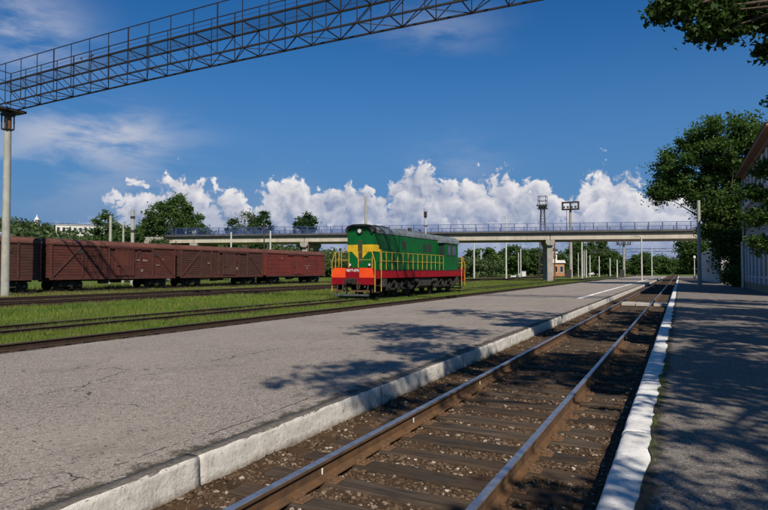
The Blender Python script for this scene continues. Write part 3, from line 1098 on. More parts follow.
parts = [grass_band(62000, -17.45, -15.1, 6, 120, 0.08, 0.25, 0.18),
         grass_band(30000, -19.20, -17.80, 8, 120, 0.16, 0.31, 0.10), grass_band(16000, -17.66, -17.3, 8, 120, 0.15, 0.26, 0.05), grass_band(9000, -19.6, -19.35, 8, 120, 0.12, 0.26, 0.1),
         grass_band(150000, -31.6, -19.55, 9, 130, 0.07, 0.28, 0.14),
         grass_band(4500, -14.9, -12.9, 5, 120, 0.10, 0.20, 0.75)]
arr = [np.concatenate(c) for c in zip(*parts)]
tag(link('grass', blades('grass', *arr, 'grass_blade')), 'bright green grass growing between the island platform and the far tracks', 'grass', kind='stuff')
parts = [grass_band(14000, -36.9, -34.4, 14, 130, 0.08, 0.22, 0.2), grass_band(26000, -48.0, -39.9, 16, 140, 0.10, 0.36, 0.1), grass_band(24000, -60.0, -51.0, 20, 140, 0.2, 0.6), grass_band(12000, -31.6, -19.75, 9, 130, 0.16, 0.38, 0.45), grass_band(6000, -17.4, -15.1, 6, 120, 0.12, 0.3, 0.4), grass_band(5000, -33.6, -32.4, 12, 120, 0.08, 0.2, 0.2), grass_band(4000, -39.0, -37.8, 12, 120, 0.08, 0.2, 0.2)]
arr = [np.concatenate(c) for c in zip(*parts)]
tag(link('dry_grass', blades('dry_grass', *arr, 'dry_grass')), 'yellowish weeds and dry grass around the far tracks and wagons', 'grass', kind='stuff')
parts = [grass_band(16000, -48.0, -39.9, 16, 140, 0.10, 0.36, 0.1), grass_band(24000, -62.0, -51.0, 20, 140, 0.2, 0.7)]
arr = [np.concatenate(c) for c in zip(*parts)]
tag(link('weeds', blades('weeds', *arr, 'grass_blade')), 'green weeds growing under and in front of the freight wagons', 'weeds', kind='stuff')
# weeds in the seam behind the white kerb
n = 2600
y = 1.6 + 10 * RNG.random(n)
q = vn(np.zeros(n), y, 1.6) + RNG.normal(0, 0.12, n)
y = y[q > 0.02]
x = np.array([edge_r(v) for v in y]) + np.abs(RNG.normal(0.015, 0.03, len(y)))
tag(link('kerb_weeds', blades('kerb_weeds', x, y, np.full(len(y), 0.10), RNG.uniform(0.01, 0.045, len(y)), RNG.uniform(0.004, 0.010, len(y)), 'grass_blade', 0.9)), 'low weeds in the seam behind the white platform kerb', 'weeds', kind='stuff')
n = 2200
y = 1.0 + 14 * RNG.random(n) ** 1.4
x = np.where(RNG.random(n) < 0.5, RNG.normal(-3.80, 0.05, n), RNG.uniform(-3.8, -0.6, n))
z = np.array([bed_z(a, b) for a, b in zip(x, y)])
tag(link('dead_leaves', blades('dead_leaves', x, y, z, RNG.uniform(0.005, 0.03, n), RNG.uniform(0.015, 0.04, n), 'litter', 3.0)), 'dead leaves and straw between the ballast stones', 'leaf litter', kind='stuff')

# ================================================================== LOCOMOTIVE
def arc(hw, z0, rise, n=10, side=0.0):
    """roof line from +hw to -hw, flat-topped dome with round shoulders"""
    pts = []
    for k in range(n + 1):
        a = math.pi * k / n
        c, s = math.cos(a), math.sin(a)
        pts.append((hw * math.copysign(abs(c) ** 0.62, c), z0 + rise * abs(s) ** 0.8))
    return pts


def wheel_mesh(r, w=0.13):
    m = MB().use('running_gear')
    n = 20
    prof = [(-w / 2, r * .25), (-w / 2, r * .80), (-w / 2, r), (w / 2 - 0.03, r), (w / 2 - 0.03, r + 0.028), (w / 2, r + 0.028), (w / 2, r * .78), (w / 4, r * .72), (w / 4, r * .25)]
    k = len(prof)
    vs = [(x, math.cos(2 * math.pi * i / n) * q, math.sin(2 * math.pi * i / n) * q) for i in range(n) for x, q in prof]
    fs = [(i * k + j, ((i + 1) % n) * k + j, ((i + 1) % n) * k + (j + 1) % k, i * k + (j + 1) % k) for i in range(n) for j in range(k)]
    m.add(vs, fs)
    return m.mesh('wheel', smooth=False)


def locomotive():
    t = thing('diesel_locomotive', 'green diesel locomotive with red frame, yellow stripe and orange front panels', 'locomotive', (-18.5, 32.2, 0))
    L = 17.2
    # frame
    fr = MB().use('crimson_paint')
    fr.box((0, L / 2, 1.50), (2.98, L - 0.5, 0.50), ch=0.02)
    frame = fr.obj('frame', None, t)
    MB().use('soot_metal').box((0, L / 2, 1.77), (3.02, L - 0.3, 0.04)).obj('walkway', None, t)
    MB().use('soot_metal').box((0, L / 2, 1.16), (1.5, L - 2.2, 0.18)).obj('centre_sill', None, t)
    # front and rear beams: sloping panel, orange wings, number panel in the middle
    for e, yb, d in (('front', 0.0, -1), ('rear', L, 1)):
        b = MB().use('crimson_paint')
        prof = [(-1.52, 0.86), (1.52, 0.86), (1.56, 1.30), (1.42, 1.92), (-1.42, 1.92), (-1.56, 1.30)]
        b.poly_plate([(p[0], yb - d * -0.0, p[1]) for p in prof], (0, d, 0), 0.28)
        bo = b.obj('end_beam', None, t)
        for sx in (-1, 1):
            w = MB().use('orange_paint')
            w.poly_plate([(sx * 0.50, yb + d * 0.012, 1.30), (sx * 1.553, yb + d * 0.012, 1.30), (sx * 1.417, yb + d * 0.012, 1.915), (sx * 0.50, yb + d * 0.012, 1.915)], (0, d, 0), 0.011)
            w.obj('end_panel', None, bo)
        c = MB().use('running_gear')
        c.box((0, yb + d * 0.10, 1.06), (0.62, 0.26, 0.42), ch=0.04)
        c.box((0, yb + d * 0.36, 1.06), (0.26, 0.34, 0.28), ch=0.05)
        c.box((-0.14 * d, yb + d * 0.58, 1.08), (0.13, 0.26, 0.34), ch=0.04)
        c.box((0.16 * d, yb + d * 0.55, 1.07), (0.16, 0.14, 0.30), ch=0.04)
        c.obj('coupler', None, t)
        for sx in (-0.62, -0.42, 0.42, 0.62):
            h = MB().use('soot_metal')
            h.tube([(sx, yb, 1.0), (sx, yb + d * 0.16, 0.9), (sx * .98, yb + d * 0.18, 0.62), (sx * .9, yb + d * 0.06, 0.48)], 0.03, 6)
            h.obj('brake_hose', None, t)
        pl = MB().use('rust_steel')
        pl.beam((-1.3, yb + d * 0.12, 0.46), (1.3, yb + d * 0.12, 0.46), 0.05, 0.10)
        pl.use('worn_steel').beam((-1.25, yb + d * 0.14, 0.21), (1.25, yb + d * 0.14, 0.21), 0.04, 0.12)
        pl.use('soot_metal')
        for sx in (-1.1, -0.4, 0.4, 1.1):
            pl.beam((sx, yb + d * 0.11, 0.16), (sx, yb - d * 0.08, 0.9), 0.07, 0.05)
        pl.obj('rail_guard', None, t)
        # corner steps
        for sx in (-1, 1):
            for ys_ in (0.52,):
                s = MB().use('soot_metal')
                for z in (0.38, 0.80, 1.25):
                    s.box((sx * 1.40, yb - d * ys_, z), (0.30, 0.62, 0.035))
                s.box((sx * 1.27, yb - d * ys_, 0.85), (0.03, 0.62, 0.95))
                s.obj('steps', None, t)
    # number on the front beam
    cu = bpy.data.curves.new('number', 'FONT')
    cu.body = 'ЧМЭЗ-4775'
    cu.size = 0.235
    cu.align_x = 'CENTER'
    cu.align_y = 'CENTER'
    cu.extrude = 0.004
    cu.offset = 0.006
    tmp = bpy.data.objects.new('number', cu)
    COL.objects.link(tmp)
    bpy.context.view_layer.update()
    nm = bpy.data.meshes.new_from_object(tmp.evaluated_get(bpy.context.evaluated_depsgraph_get()))
    bpy.data.objects.remove(tmp)
    nm.materials.clear()
    nm.materials.append(MATS['white_paint'])
    ys_ = [v.co.x for v in nm.vertices]
    wd = max(ys_) - min(ys_)
    for v in nm.vertices:
        v.co.x *= 0.92 / wd
    no = link('number_lettering', nm, t, (0, -0.006, 1.74))
    no.rotation_euler = (R(90), 0, 0)
    # hood
    y0, y1, hw = 1.0, 12.45, 0.95
    m = MB().use('green_paint')
    m.prism_y([(-hw, 1.79), (hw, 1.79), (hw, 4.22), (-hw, 4.22)], y0, y1)
    hood = m.obj('hood', None, t)
    m = MB().use('loco_roof')
    prof = arc(hw + 0.04, 4.20, 0.50, 12)
    m.prism_y(prof, y0 + 0.35, y1)
    rf = m.obj('hood_roof', None, t)
    m = MB().use('soot_metal')
    pr = arc(hw + 0.10, 4.26, 0.50, 12)
    inner = arc(hw - 0.04, 4.14, 0.47, 12)
    for a in range(12):
        m.add([(pr[a][0], y0 - 0.16, pr[a][1]), (pr[a + 1][0], y0 - 0.16, pr[a + 1][1]), (pr[a + 1][0], y0 + 0.36, pr[a + 1][1]), (pr[a][0], y0 + 0.36, pr[a][1])], [(0, 1, 2, 3)])
        m.add([(pr[a][0], y0 - 0.16, pr[a][1]), (pr[a + 1][0], y0 - 0.16, pr[a + 1][1]), (inner[a + 1][0], y0 - 0.16, inner[a + 1][1]), (inner[a][0], y0 - 0.16, inner[a][1])], [(0, 3, 2, 1)])
        m.add([(inner[a][0], y0 - 0.16, inner[a][1]), (inner[a + 1][0], y0 - 0.16, inner[a + 1][1]), (inner[a + 1][0], y0 + 0.3, inner[a + 1][1]), (inner[a][0], y0 + 0.3, inner[a][1])], [(0, 3, 2, 1)])
    m.obj('roof_visor', None, t)
    m = MB().use('green_paint')
    m.poly_plate([(p[0] * .95, y0 + 0.01, p[1]) for p in arc(hw, 4.20, 0.46, 12)], (0, -1, 0), 0.2)
    m.obj('hood_gable', None, t)
    # yellow stripe with a point downwards
    m = MB().use('yellow_paint')
    m.poly_plate([(-hw, y0 - 0.012, 2.98), (-0.62, y0 - 0.012, 2.98), (-0.30, y0 - 0.012, 2.66), (-0.17, y0 - 0.012, 2.53), (-0.17, y0 - 0.012, 3.42), (-hw, y0 - 0.012, 3.42)], (0, -1, 0), 0.010)
    m.poly_plate([(hw, y0 - 0.012, 2.98), (0.62, y0 - 0.012, 2.98), (0.30, y0 - 0.012, 2.66), (0.17, y0 - 0.012, 2.53), (0.17, y0 - 0.012, 3.42), (hw, y0 - 0.012, 3.42)], (0, 1, 0), -0.010)
    m.box((hw + 0.006, y0 + 0.60, 3.20), (0.010, 1.22, 0.44))
    m.box((-hw - 0.006, y0 + 0.60, 3.20), (0.010, 1.22, 0.44))
    m.obj('stripe', None, hood)
    m = MB().use('soot_rust')
    m.box((0, y0 - 0.004, 2.95), (0.24, 0.03, 1.55), ch=0.008)
    for z in np.arange(2.3, 3.7, 0.16):
        m.box((0, y0 - 0.024, z), (0.24, 0.02, 0.03))
    m.obj('end_ladder', None, hood)
    m = MB().use('soot_metal')
    m.tube([(0, y0 - 0.10, 4.32), (0, y0 + 0.1, 4.32)], [0.21, 0.23], 18)
    hl = m.obj('headlight', None, t)
    MB().use('lamp_glass').tube([(0, y0 - 0.108, 4.32), (0, y0 - 0.095, 4.32)], 0.13, 18).obj('lens', None, hl)
    for sx in (-0.72, 0.72):
        m = MB().use('soot_metal')
        m.tube([(sx, y0 - 0.07, 2.12), (sx, y0 + 0.02, 2.12)], [0.13, 0.13], 14)
        bl = m.obj('buffer_lamp', None, t)
        MB().use('lamp_glass').tube([(sx, y0 - 0.078, 2.12), (sx, y0 - 0.068, 2.12)], 0.085, 14).obj('lens', None, bl)
    # doors and louvres along the hood sides
    for sx in (-1, 1):
        X = sx * (hw + 0.012)
        yy = 1.75
        for k, (wd, kind) in enumerate(((1.5, 'l'), (1.0, 'd'), (0.95, 'd'), (0.95, 'v'), (0.95, 'd'), (0.95, 'd'), (0.95, 'd'), (0.95, 'w'), (0.95, 'w'), (0.95, 'd'))):
            m = MB()
            if kind == 'l':
                m.use('dark_green_paint').box((X, yy + wd / 2, 3.66), (0.03, wd - 0.05, 0.98))
                for z in np.arange(3.22, 4.12, 0.085):
                    m.use('green_paint').beam((X + sx * 0.020, yy + 0.05, z), (X + sx * 0.020, yy + wd - 0.05, z), 0.025, 0.045)
                m.obj('louvre', None, hood)
                m = MB().use('green_paint')
                m.box((X, yy + wd / 2, 2.34), (0.026, wd - 0.04, 1.02), ch=0.008)
                m.obj('hood_door', None, hood)
            else:
                m.use('green_paint').box((X, yy + wd / 2, 2.93), (0.026, wd - 0.035, 2.2), ch=0.008)
                d = m.obj('hood_door', None, hood)
                h = MB().use('dark_green_paint')
                h.box((X + sx * 0.02, yy + wd * 0.82, 2.75), (0.03, 0.035, 0.16))
                h.obj('door_handle', None, d)
                if kind in 'vw':
                    g = MB().use('soot_metal')
                    n_ = 2 if kind == 'w' else 1
                    for q in range(n_):
                        g.box((X + sx * 0.016, yy + wd * (q + .5) / n_, 3.50 if kind == 'w' else 3.62), (0.012, wd / n_ - 0.18, 0.62 if kind == 'w' else .42))
                    for z in np.arange(3.26, 3.80, 0.10):
                        g.use('dark_green_paint').box((X + sx * 0.024, yy + wd / 2, z), (0.012, wd - 0.16, 0.03))
                    g.obj('vent_grille', None, d)
            yy += wd
        # roof side window / air intake near the front
        m = MB().use('soot_metal')
        m.box((sx * (hw - 0.01), y0 + 0.95, 4.33), (0.12, 0.52, 0.20), ch=0.05)
        m.obj('roof_intake', None, rf)
    m = MB().use('loco_roof')
    m.box((0, 3.2, 4.73), (1.1, 2.2, 0.07), ch=0.02)
    m.box((0, 6.6, 4.73), (0.9, 1.5, 0.09), ch=0.02)
    m.box((0, 9.6, 4.74), (0.8, 1.4, 0.10), ch=0.02)
    m.obj('roof_hatch', None, rf)
    m = MB().use('soot_metal')
    m.tube([(0.18, 8.4, 4.6), (0.18, 8.4, 4.98)], [0.16, 0.15], 12)
    m.obj('exhaust_stack', None, rf)
    m = MB().use('soot_metal')
    m.tube([(-0.3, 11.6, 4.6), (-0.3, 11.6, 5.0)], 0.025, 6)
    m.tube([(-0.3, 11.3, 5.0), (-0.3, 11.75, 5.0)], [0.07, 0.03], 8)
    m.obj('horn', None, rf)
    # cab
    ya, yb, cw = 12.45, 15.55, 1.49
    m = MB().use('green_paint')
    m.prism_y([(-cw, 1.79), (cw, 1.79), (cw, 4.02), (-cw, 4.02)], ya, yb)
    cab = m.obj('cab', None, t)
    m = MB().use('loco_roof')
    m.prism_y(arc(cw + 0.08, 3.99, 0.66, 14), ya - 0.22, yb + 0.2)
    m.obj('cab_roof', None, t)

    def window(cx, cy, cz, sx_, sz_, axis, sgn):
        f = MB().use('dark_green_paint')
        g = MB().use('glass')
        if axis == 'x':
            f.box((cx + sgn * 0.012, cy, cz), (0.03, sx_ + 0.10, sz_ + 0.10), ch=0.01)
            g.box((cx + sgn * 0.022, cy, cz), (0.022, sx_, sz_))
        else:
            f.box((cx, cy + sgn * 0.012, cz), (sx_ + 0.10, 0.03, sz_ + 0.10), ch=0.01)
            g.box((cx, cy + sgn * 0.022, cz), (sx_, 0.022, sz_))
        w = f.obj('window', None, cab)
        g.obj('pane', None, w)
    for sx in (-1, 1):
        window(sx * 1.22, ya, 3.40, 0.36, 0.95, 'y', -1)
        window(sx * cw, 13.35, 3.40, 0.72, 0.78, 'x', sx)
        window(sx * cw, 14.50, 3.40, 0.86, 0.78, 'x', sx)
        window(sx * 0.95, yb, 3.40, 0.70, 0.80, 'y', 1)
    window(0, yb, 3.45, 0.6, 0.7, 'y', 1)
    MB().use('dark_green_paint').box((0, yb + 0.02, 2.65), (0.7, 0.03, 1.6)).obj('cab_door', None, cab)
    # hand rails
    for sx in (-1, 1):
        x = sx * 1.44
        MB().use('rail_yellow').tube([(x, 1.05, 2.94), (x, 12.2, 2.94)], 0.021, 6).obj('handrail', None, t)
        MB().use('rail_yellow').tube([(x, 1.05, 2.36), (x, 12.2, 2.36)], 0.020, 6).obj('handrail', None, t)
        for k in range(14):
            y = 1.05 + k * (11.15 / 13)
            MB().use('rail_yellow').tube([(x, y, 1.79), (x, y, 2.94)], 0.020, 6).obj('rail_post', None, t)
        # step hand holds at the corners
        for yb_, d in ((0.0, 1), (L, -1)):
            for q, topx in ((0.08, -0.22), (0.95, 0.0)):
                y = yb_ + d * q
                MB().use('rail_yellow').tube([(sx * 1.56, y, 0.42), (sx * 1.57, y, 2.28), (sx * 1.57 + sx * topx, y, 2.92)], 0.028, 6).obj('grab_rail', None, t)
    for yb_, d in ((0.0, 1), (L, -1)):
        y = yb_ + d * 0.14
        for (xa, xb) in ((-1.34, -0.34), (0.34, 1.34)):
            h = MB().use('rail_yellow')
            h.tube([(xa, y, 1.9), (xa, y, 2.92), (xb, y, 2.92), (xb, y, 1.9)], 0.028, 6)
            h.tube([(xa, y, 2.42), (xb, y, 2.42)], 0.02, 6)
            h.obj('end_railing', None, t)
    # running gear
    WM = wheel_mesh(0.525)
    for cy in (4.30, 12.95):
        bg = MB().use('running_gear')
        for sx in (-1, 1):
            bg.box((sx * 1.12, cy, 0.86), (0.16, 5.3, 0.20), ch=0.03)
            bg.box((sx * 1.12, cy, 0.50), (0.12, 3.9, 0.16), ch=0.03)
            for q in (-1, 1):
                bg.beam((sx * 1.12, cy + q * 2.5, 0.86), (sx * 1.12, cy + q * 1.95, 0.50), 0.12, 0.14)
        for yy in (-2.55, 0.9, 2.55):
            bg.box((0, cy + yy, 0.84), (2.2, 0.2, 0.18))
        bogie = bg.obj('bogie', None, t)
        for q in (-2.0, 0.0, 2.0):
            for sx in (-1, 1):
                w = link('wheel', WM, bogie, (sx * 0.80, cy + q, 0.525), 0 if sx < 0 else math.pi)
                ax = MB().use('running_gear')
                ax.box((sx * 1.20, cy + q, 0.56), (0.22, 0.34, 0.36), ch=0.05)
                ax.tube([(sx * 1.30, cy + q, 0.55), (sx * 1.36, cy + q, 0.55)], [0.14, 0.12], 12)
                ax.obj('axle_box', None, bogie)
            MB().use('soot_metal').tube([(-0.8, cy + q, 0.525), (0.8, cy + q, 0.525)], 0.09, 10).obj('axle', None, bogie)
            for sx in (-1, 1):
                for o_ in (-0.42, 0.42):
                    sp = MB().use('soot_metal')
                    for z in np.arange(0.60, 1.02, 0.07):
                        sp.tube([(sx * 1.20, cy + q + o_, z), (sx * 1.20, cy + q + o_, z + 0.045)], 0.115, 10)
                    sp.obj('spring', None, bogie)
        for sx in (-1, 1):
            for q in (-1.0, 1.0):
                bc = MB().use('running_gear')
                bc.tube([(sx * 1.24, cy + q - 0.18, 0.98), (sx * 1.24, cy + q + 0.18, 0.98)], 0.15, 12)
                bc.tube([(sx * 1.24, cy + q, 0.98), (sx * 1.22, cy + q * 1.5, 0.45)], 0.035, 6)
                bc.obj('brake_cylinder', None, bogie)
    ft = MB().use('soot_metal')
    ft.prism_y([(-1.1, 0.42), (1.1, 0.42), (1.34, 0.62), (1.34, 1.22), (-1.34, 1.22), (-1.34, 0.62)], 7.45, 9.85)
    ft.obj('fuel_tank', None, t)
    for sx in (-1, 1):
        for yy in (6.4, 10.0):
            MB().use('soot_metal').tube([(sx * 1.28, yy, 1.02), (sx * 1.28, yy + 0.9, 1.02)], 0.16, 12).obj('air_tank', None, t)
        for yy in (1.7, 15.5):
            MB().use('soot_metal').box((sx * 1.32, yy, 0.95), (0.30, 0.55, 0.55), ch=0.03).obj('sand_box', None, t)
    return t


locomotive()


# ================================================================== FREIGHT WAGONS
def bogie_small(t, cy, mname='running_gear'):
    b = MB().use(mname)
    for sx in (-1, 1):
        b.poly_plate([(sx * 1.02, cy - 1.25, 0.56), (sx * 1.02, cy - 0.95, 0.74), (sx * 1.02, cy + 0.95, 0.74), (sx * 1.02, cy + 1.25, 0.56), (sx * 1.02, cy + 1.2, 0.42), (sx * 1.02, cy + 0.5, 0.28), (sx * 1.02, cy - 0.5, 0.28), (sx * 1.02, cy - 1.2, 0.42)], (sx, 0, 0), 0.12)
    b.box((0, cy, 0.66), (2.4, 0.42, 0.28), ch=0.03)
    bo = b.obj('bogie', None, t)
    for q in (-0.925, 0.925):
        for sx in (-1, 1):
            link('wheel', WAGON_WHEEL, bo, (sx * 0.80, cy + q, 0.475), 0 if sx < 0 else math.pi)
            MB().use('running_gear').box((sx * 1.06, cy + q, 0.48), (0.16, 0.26, 0.26), ch=0.04).obj('axle_box', None, bo)
        MB().use('soot_metal').tube([(-0.8, cy + q, 0.475), (0.8, cy + q, 0.475)], 0.08, 8).obj('axle', None, bo)
    for sx in (-1, 1):
        sp = MB().use('soot_metal')
        for o_ in (-0.17, 0.0, 0.17):
            sp.tube([(sx * 1.08, cy + o_, 0.34), (sx * 1.08, cy + o_, 0.62)], 0.07, 8)
        sp.obj('spring', None, bo)


WAGON_WHEEL = wheel_mesh(0.475)


def boxcar(y_mid, style, label, wall, marks):
    t = thing('box_wagon', label, 'wagon', (-49.6, y_mid, 0), group='freight wagons in a row')
    HL, HW, Z0, Z1 = 6.93, 1.42, 1.10, 4.06
    # wall: real boards on a core
    m = MB().use(wall)
    m.box((0, 0, (Z0 + Z1) / 2), (2 * HW - 0.06, 2 * HL - 0.06, Z1 - Z0))
    body = m.obj('body', None, t)
    nb = 12
    bz = (Z1 - Z0) / nb
    if style != 'steel':
        bd = MB().use(wall).box((0, 0, 0), (0.05, 2 * HL, bz - 0.022), ch=0.008).mesh('plank')
        for sx in (-1, 1):
            for k in range(nb):
                link('plank', bd, body, (sx * (HW - 0.02 + random.uniform(-.004, .006)), 0, Z0 + bz * (k + .5)))
        be = MB().use(wall).box((0, 0, 0), (2 * HW - 0.1, 0.05, bz - 0.022), ch=0.008).mesh('end_plank')
        for sy in (-1, 1):
            for k in range(nb):
                link('end_plank', be, body, (0, sy * (HL - 0.02), Z0 + bz * (k + .5)))
    else:
        # pressed steel panels with ribs
        for sx in (-1, 1):
            for k in range(10):
                ya = -HL + 2 * HL * k / 10
                if k in (4, 5):
                    continue
                p = MB().use(wall)
                p.box((sx * HW, ya + HL / 10, (Z0 + Z1) / 2), (0.03, HL / 5 - 0.05, Z1 - Z0 - 0.06), ch=0.01)
                for z in (1.55, 2.1, 2.65, 3.2, 3.7):
                    p.box((sx * (HW + 0.02), ya + HL / 10, z), (0.03, HL / 5 - 0.22, 0.12), ch=0.012)
                p.obj('side_panel', None, body)
        for sy in (-1, 1):
            p = MB().use(wall).box((0, sy * HL, (Z0 + Z1) / 2), (2 * HW - .1, 0.04, Z1 - Z0 - .05), ch=.01)
            p.obj('end_panel', None, body)
    # roof
    r = MB().use('wagon_roof')
    r.prism_y(arc(HW + 0.10, Z1 - 0.02, 0.52, 14), -HL - 0.06, HL + 0.06)
    rf = r.obj('roof', None, t)
    for k in range(9):
        s = MB().use('wagon_roof')
        pa = arc(HW + 0.115, Z1 - 0.01, 0.525, 14)
        yy = -HL + 0.3 + k * (2 * HL - 0.6) / 8
        for i in range(14):
            s.beam((pa[i][0], yy, pa[i][1]), (pa[i + 1][0], yy, pa[i + 1][1]), 0.06, 0.03)
        s.obj('roof_rib', None, rf)
    # frame members
    for sx in (-1, 1):
        s = MB().use('wagon_frame')
        s.box((sx * (HW + 0.02), 0, Z0 - 0.06), (0.10, 2 * HL + 0.1, 0.20))
        s.obj('side_sill', None, t)
        s = MB().use('wagon_frame')
        s.box((sx * (HW + 0.03), 0, Z1 - 0.02), (0.10, 2 * HL + 0.05, 0.12))
        s.obj('top_rail', None, t)
        posts = [-HL + 0.06, -HL + 3.0, -HL + 4.55, -1.15, 1.15, HL - 4.55, HL - 3.0, HL - 0.06] if style == 'braced' else ([-HL + 0.06, -HL + 1.9, -4.0, -2.6, -1.15, 1.15, 2.6, 4.0, HL - 1.9, HL - 0.06] if style == 'posts' else [-HL + 0.06, -1.4, 1.4, HL - 0.06])
        for p_ in posts:
            MB().use('wagon_frame').box((sx * (HW + 0.055), p_, (Z0 + Z1) / 2), (0.09, 0.13, Z1 - Z0 - 0.1), ch=0.012).obj('post', None, t)
        if style == 'braced':
            X = sx * (HW + 0.05)
            for a, b_ in (((-HL + 0.15, Z0 + .1), (-HL + 2.9, Z1 - .15)), ((-HL + 4.65, Z1 - .15), (-1.25, Z0 + .1)), ((1.25, Z0 + .1), (HL - 4.65, Z1 - .15)), ((HL - 2.9, Z1 - .15), (HL - 0.15, Z0 + .1))):
                MB().use('wagon_frame').beam((X, a[0], a[1]), (X, b_[0], b_[1]), 0.15, 0.06, up=(sx, 0, 0)).obj('brace', None, t)
        # sliding door on its rail
        d = MB().use(wall)
        sh = 0.55 if style == 'braced' else 0.0
        d.box((sx * (HW + 0.08), sh, 2.52), (0.06, 2.15, 2.66), ch=0.015)
        for q in (-1.02, -0.35, 0.35, 1.02):
            d.box((sx * (HW + 0.12), sh + q, 2.52), (0.05, 0.09, 2.66), ch=0.012)
        for z in (1.3, 3.75):
            d.box((sx * (HW + 0.12), sh, z), (0.045, 2.15, 0.09), ch=0.012)
        do = d.obj('door', None, t)
        MB().use('wagon_frame').box((sx * (HW + 0.17), sh - 0.75, 2.25), (0.05, 0.4, 0.07), ch=.01).obj('door_latch', None, do)
        MB().use('wagon_frame').box((sx * (HW + 0.15), sh * 2.2, 3.93), (0.09, 4.9, 0.10), ch=.01).obj('door_track', None, t)
        # hatches high on the side
        for q in (-4.2, 4.2):
            MB().use('soot_metal' if style == 'braced' else wall).box((sx * (HW + 0.03), q, 3.45), (0.05, 0.75, 0.42), ch=0.012).obj('hatch', None, t)
        # small pale stencils and chalk patches
        for (q, z, a, b_) in marks:
            MB().use('chalk_mark').box((sx * (HW + 0.046), q * -sx, z), (0.012, a, b_)).obj('paint_patch', None, t)
    u = MB().use('soot_metal')
    u.box((0, 0, 0.92), (0.5, 2 * HL, 0.30))
    u.box((0.7, -1.2, 0.72), (0.5, 0.9, 0.4), ch=.05)
    u.tube([(-0.6, 0.6, 0.75), (-0.6, 1.7, 0.75)], 0.2, 10)
    u.obj('underframe', None, t)
    for sy in (-1, 1):
        bogie_small(t, sy * 4.85)
        c = MB().use('running_gear')
        c.box((0, sy * (HL + 0.12), 1.04), (0.24, 0.5, 0.26), ch=.04)
        c.box((0.1 * sy, sy * (HL + 0.36), 1.04), (0.2, 0.2, 0.30), ch=.04)
        c.obj('coupler', None, t)
        ld = MB().use('wagon_frame')
        for q in (0.62, 1.02):
            ld.beam((q, sy * (HL + 0.05), 1.2), (q, sy * (HL + 0.05), 4.0), 0.03)
        for z in np.arange(1.4, 4.0, 0.36):
            ld.beam((0.62, sy * (HL + 0.05), z), (1.02, sy * (HL + 0.05), z), 0.025)
        ld.obj('ladder', None, t)
    return t


boxcar(24.15, 'posts', 'brown freight wagon with upright ribs behind the concrete gantry post', 'wagon_brown_b', [(4.4, 1.35, 0.3, 0.16)])
boxcar(38.88, 'braced', 'brown planked freight wagon with diagonal braces, second from the gantry post', 'wagon_brown', [(-2.6, 1.75, 0.30, 0.26), (-3.0, 2.75, 0.55, 0.18), (-2.2, 2.78, 0.5, 0.14), (-5.2, 2.9, 0.4, 0.12), (-4.6, 2.3, 0.5, 0.10)])
boxcar(53.61, 'braced', 'dark brown planked freight wagon with diagonal braces next to the bright red wagon', 'wagon_brown_b', [(-2.0, 2.0, 0.3, 0.3), (2.8, 2.6, 0.4, 0.14)])
boxcar(68.34, 'steel', 'brighter red steel freight wagon half hidden by the locomotive front', 'wagon_red', [(-2.3, 2.45, 1.3, 0.10), (-2.3, 2.1, 0.2, 0.3), (4.0, 3.4, 0.9, 0.12)])

# low flat wagon far behind the locomotive
t = thing('flat_wagon', 'low dark red flat wagon far behind the locomotive tail', 'wagon', (-55.5, 167.0, 0))
m = MB().use('flat_wagon_red')
m.box((0, 0, 1.05), (2.8, 13.0, 0.32), ch=.03)
m.box((0, 0, 1.45), (2.6, 9.0, 0.5), ch=.05)
m.obj('deck', None, t)
for sy in (-1, 1):
    bogie_small(t, sy * 4.4)

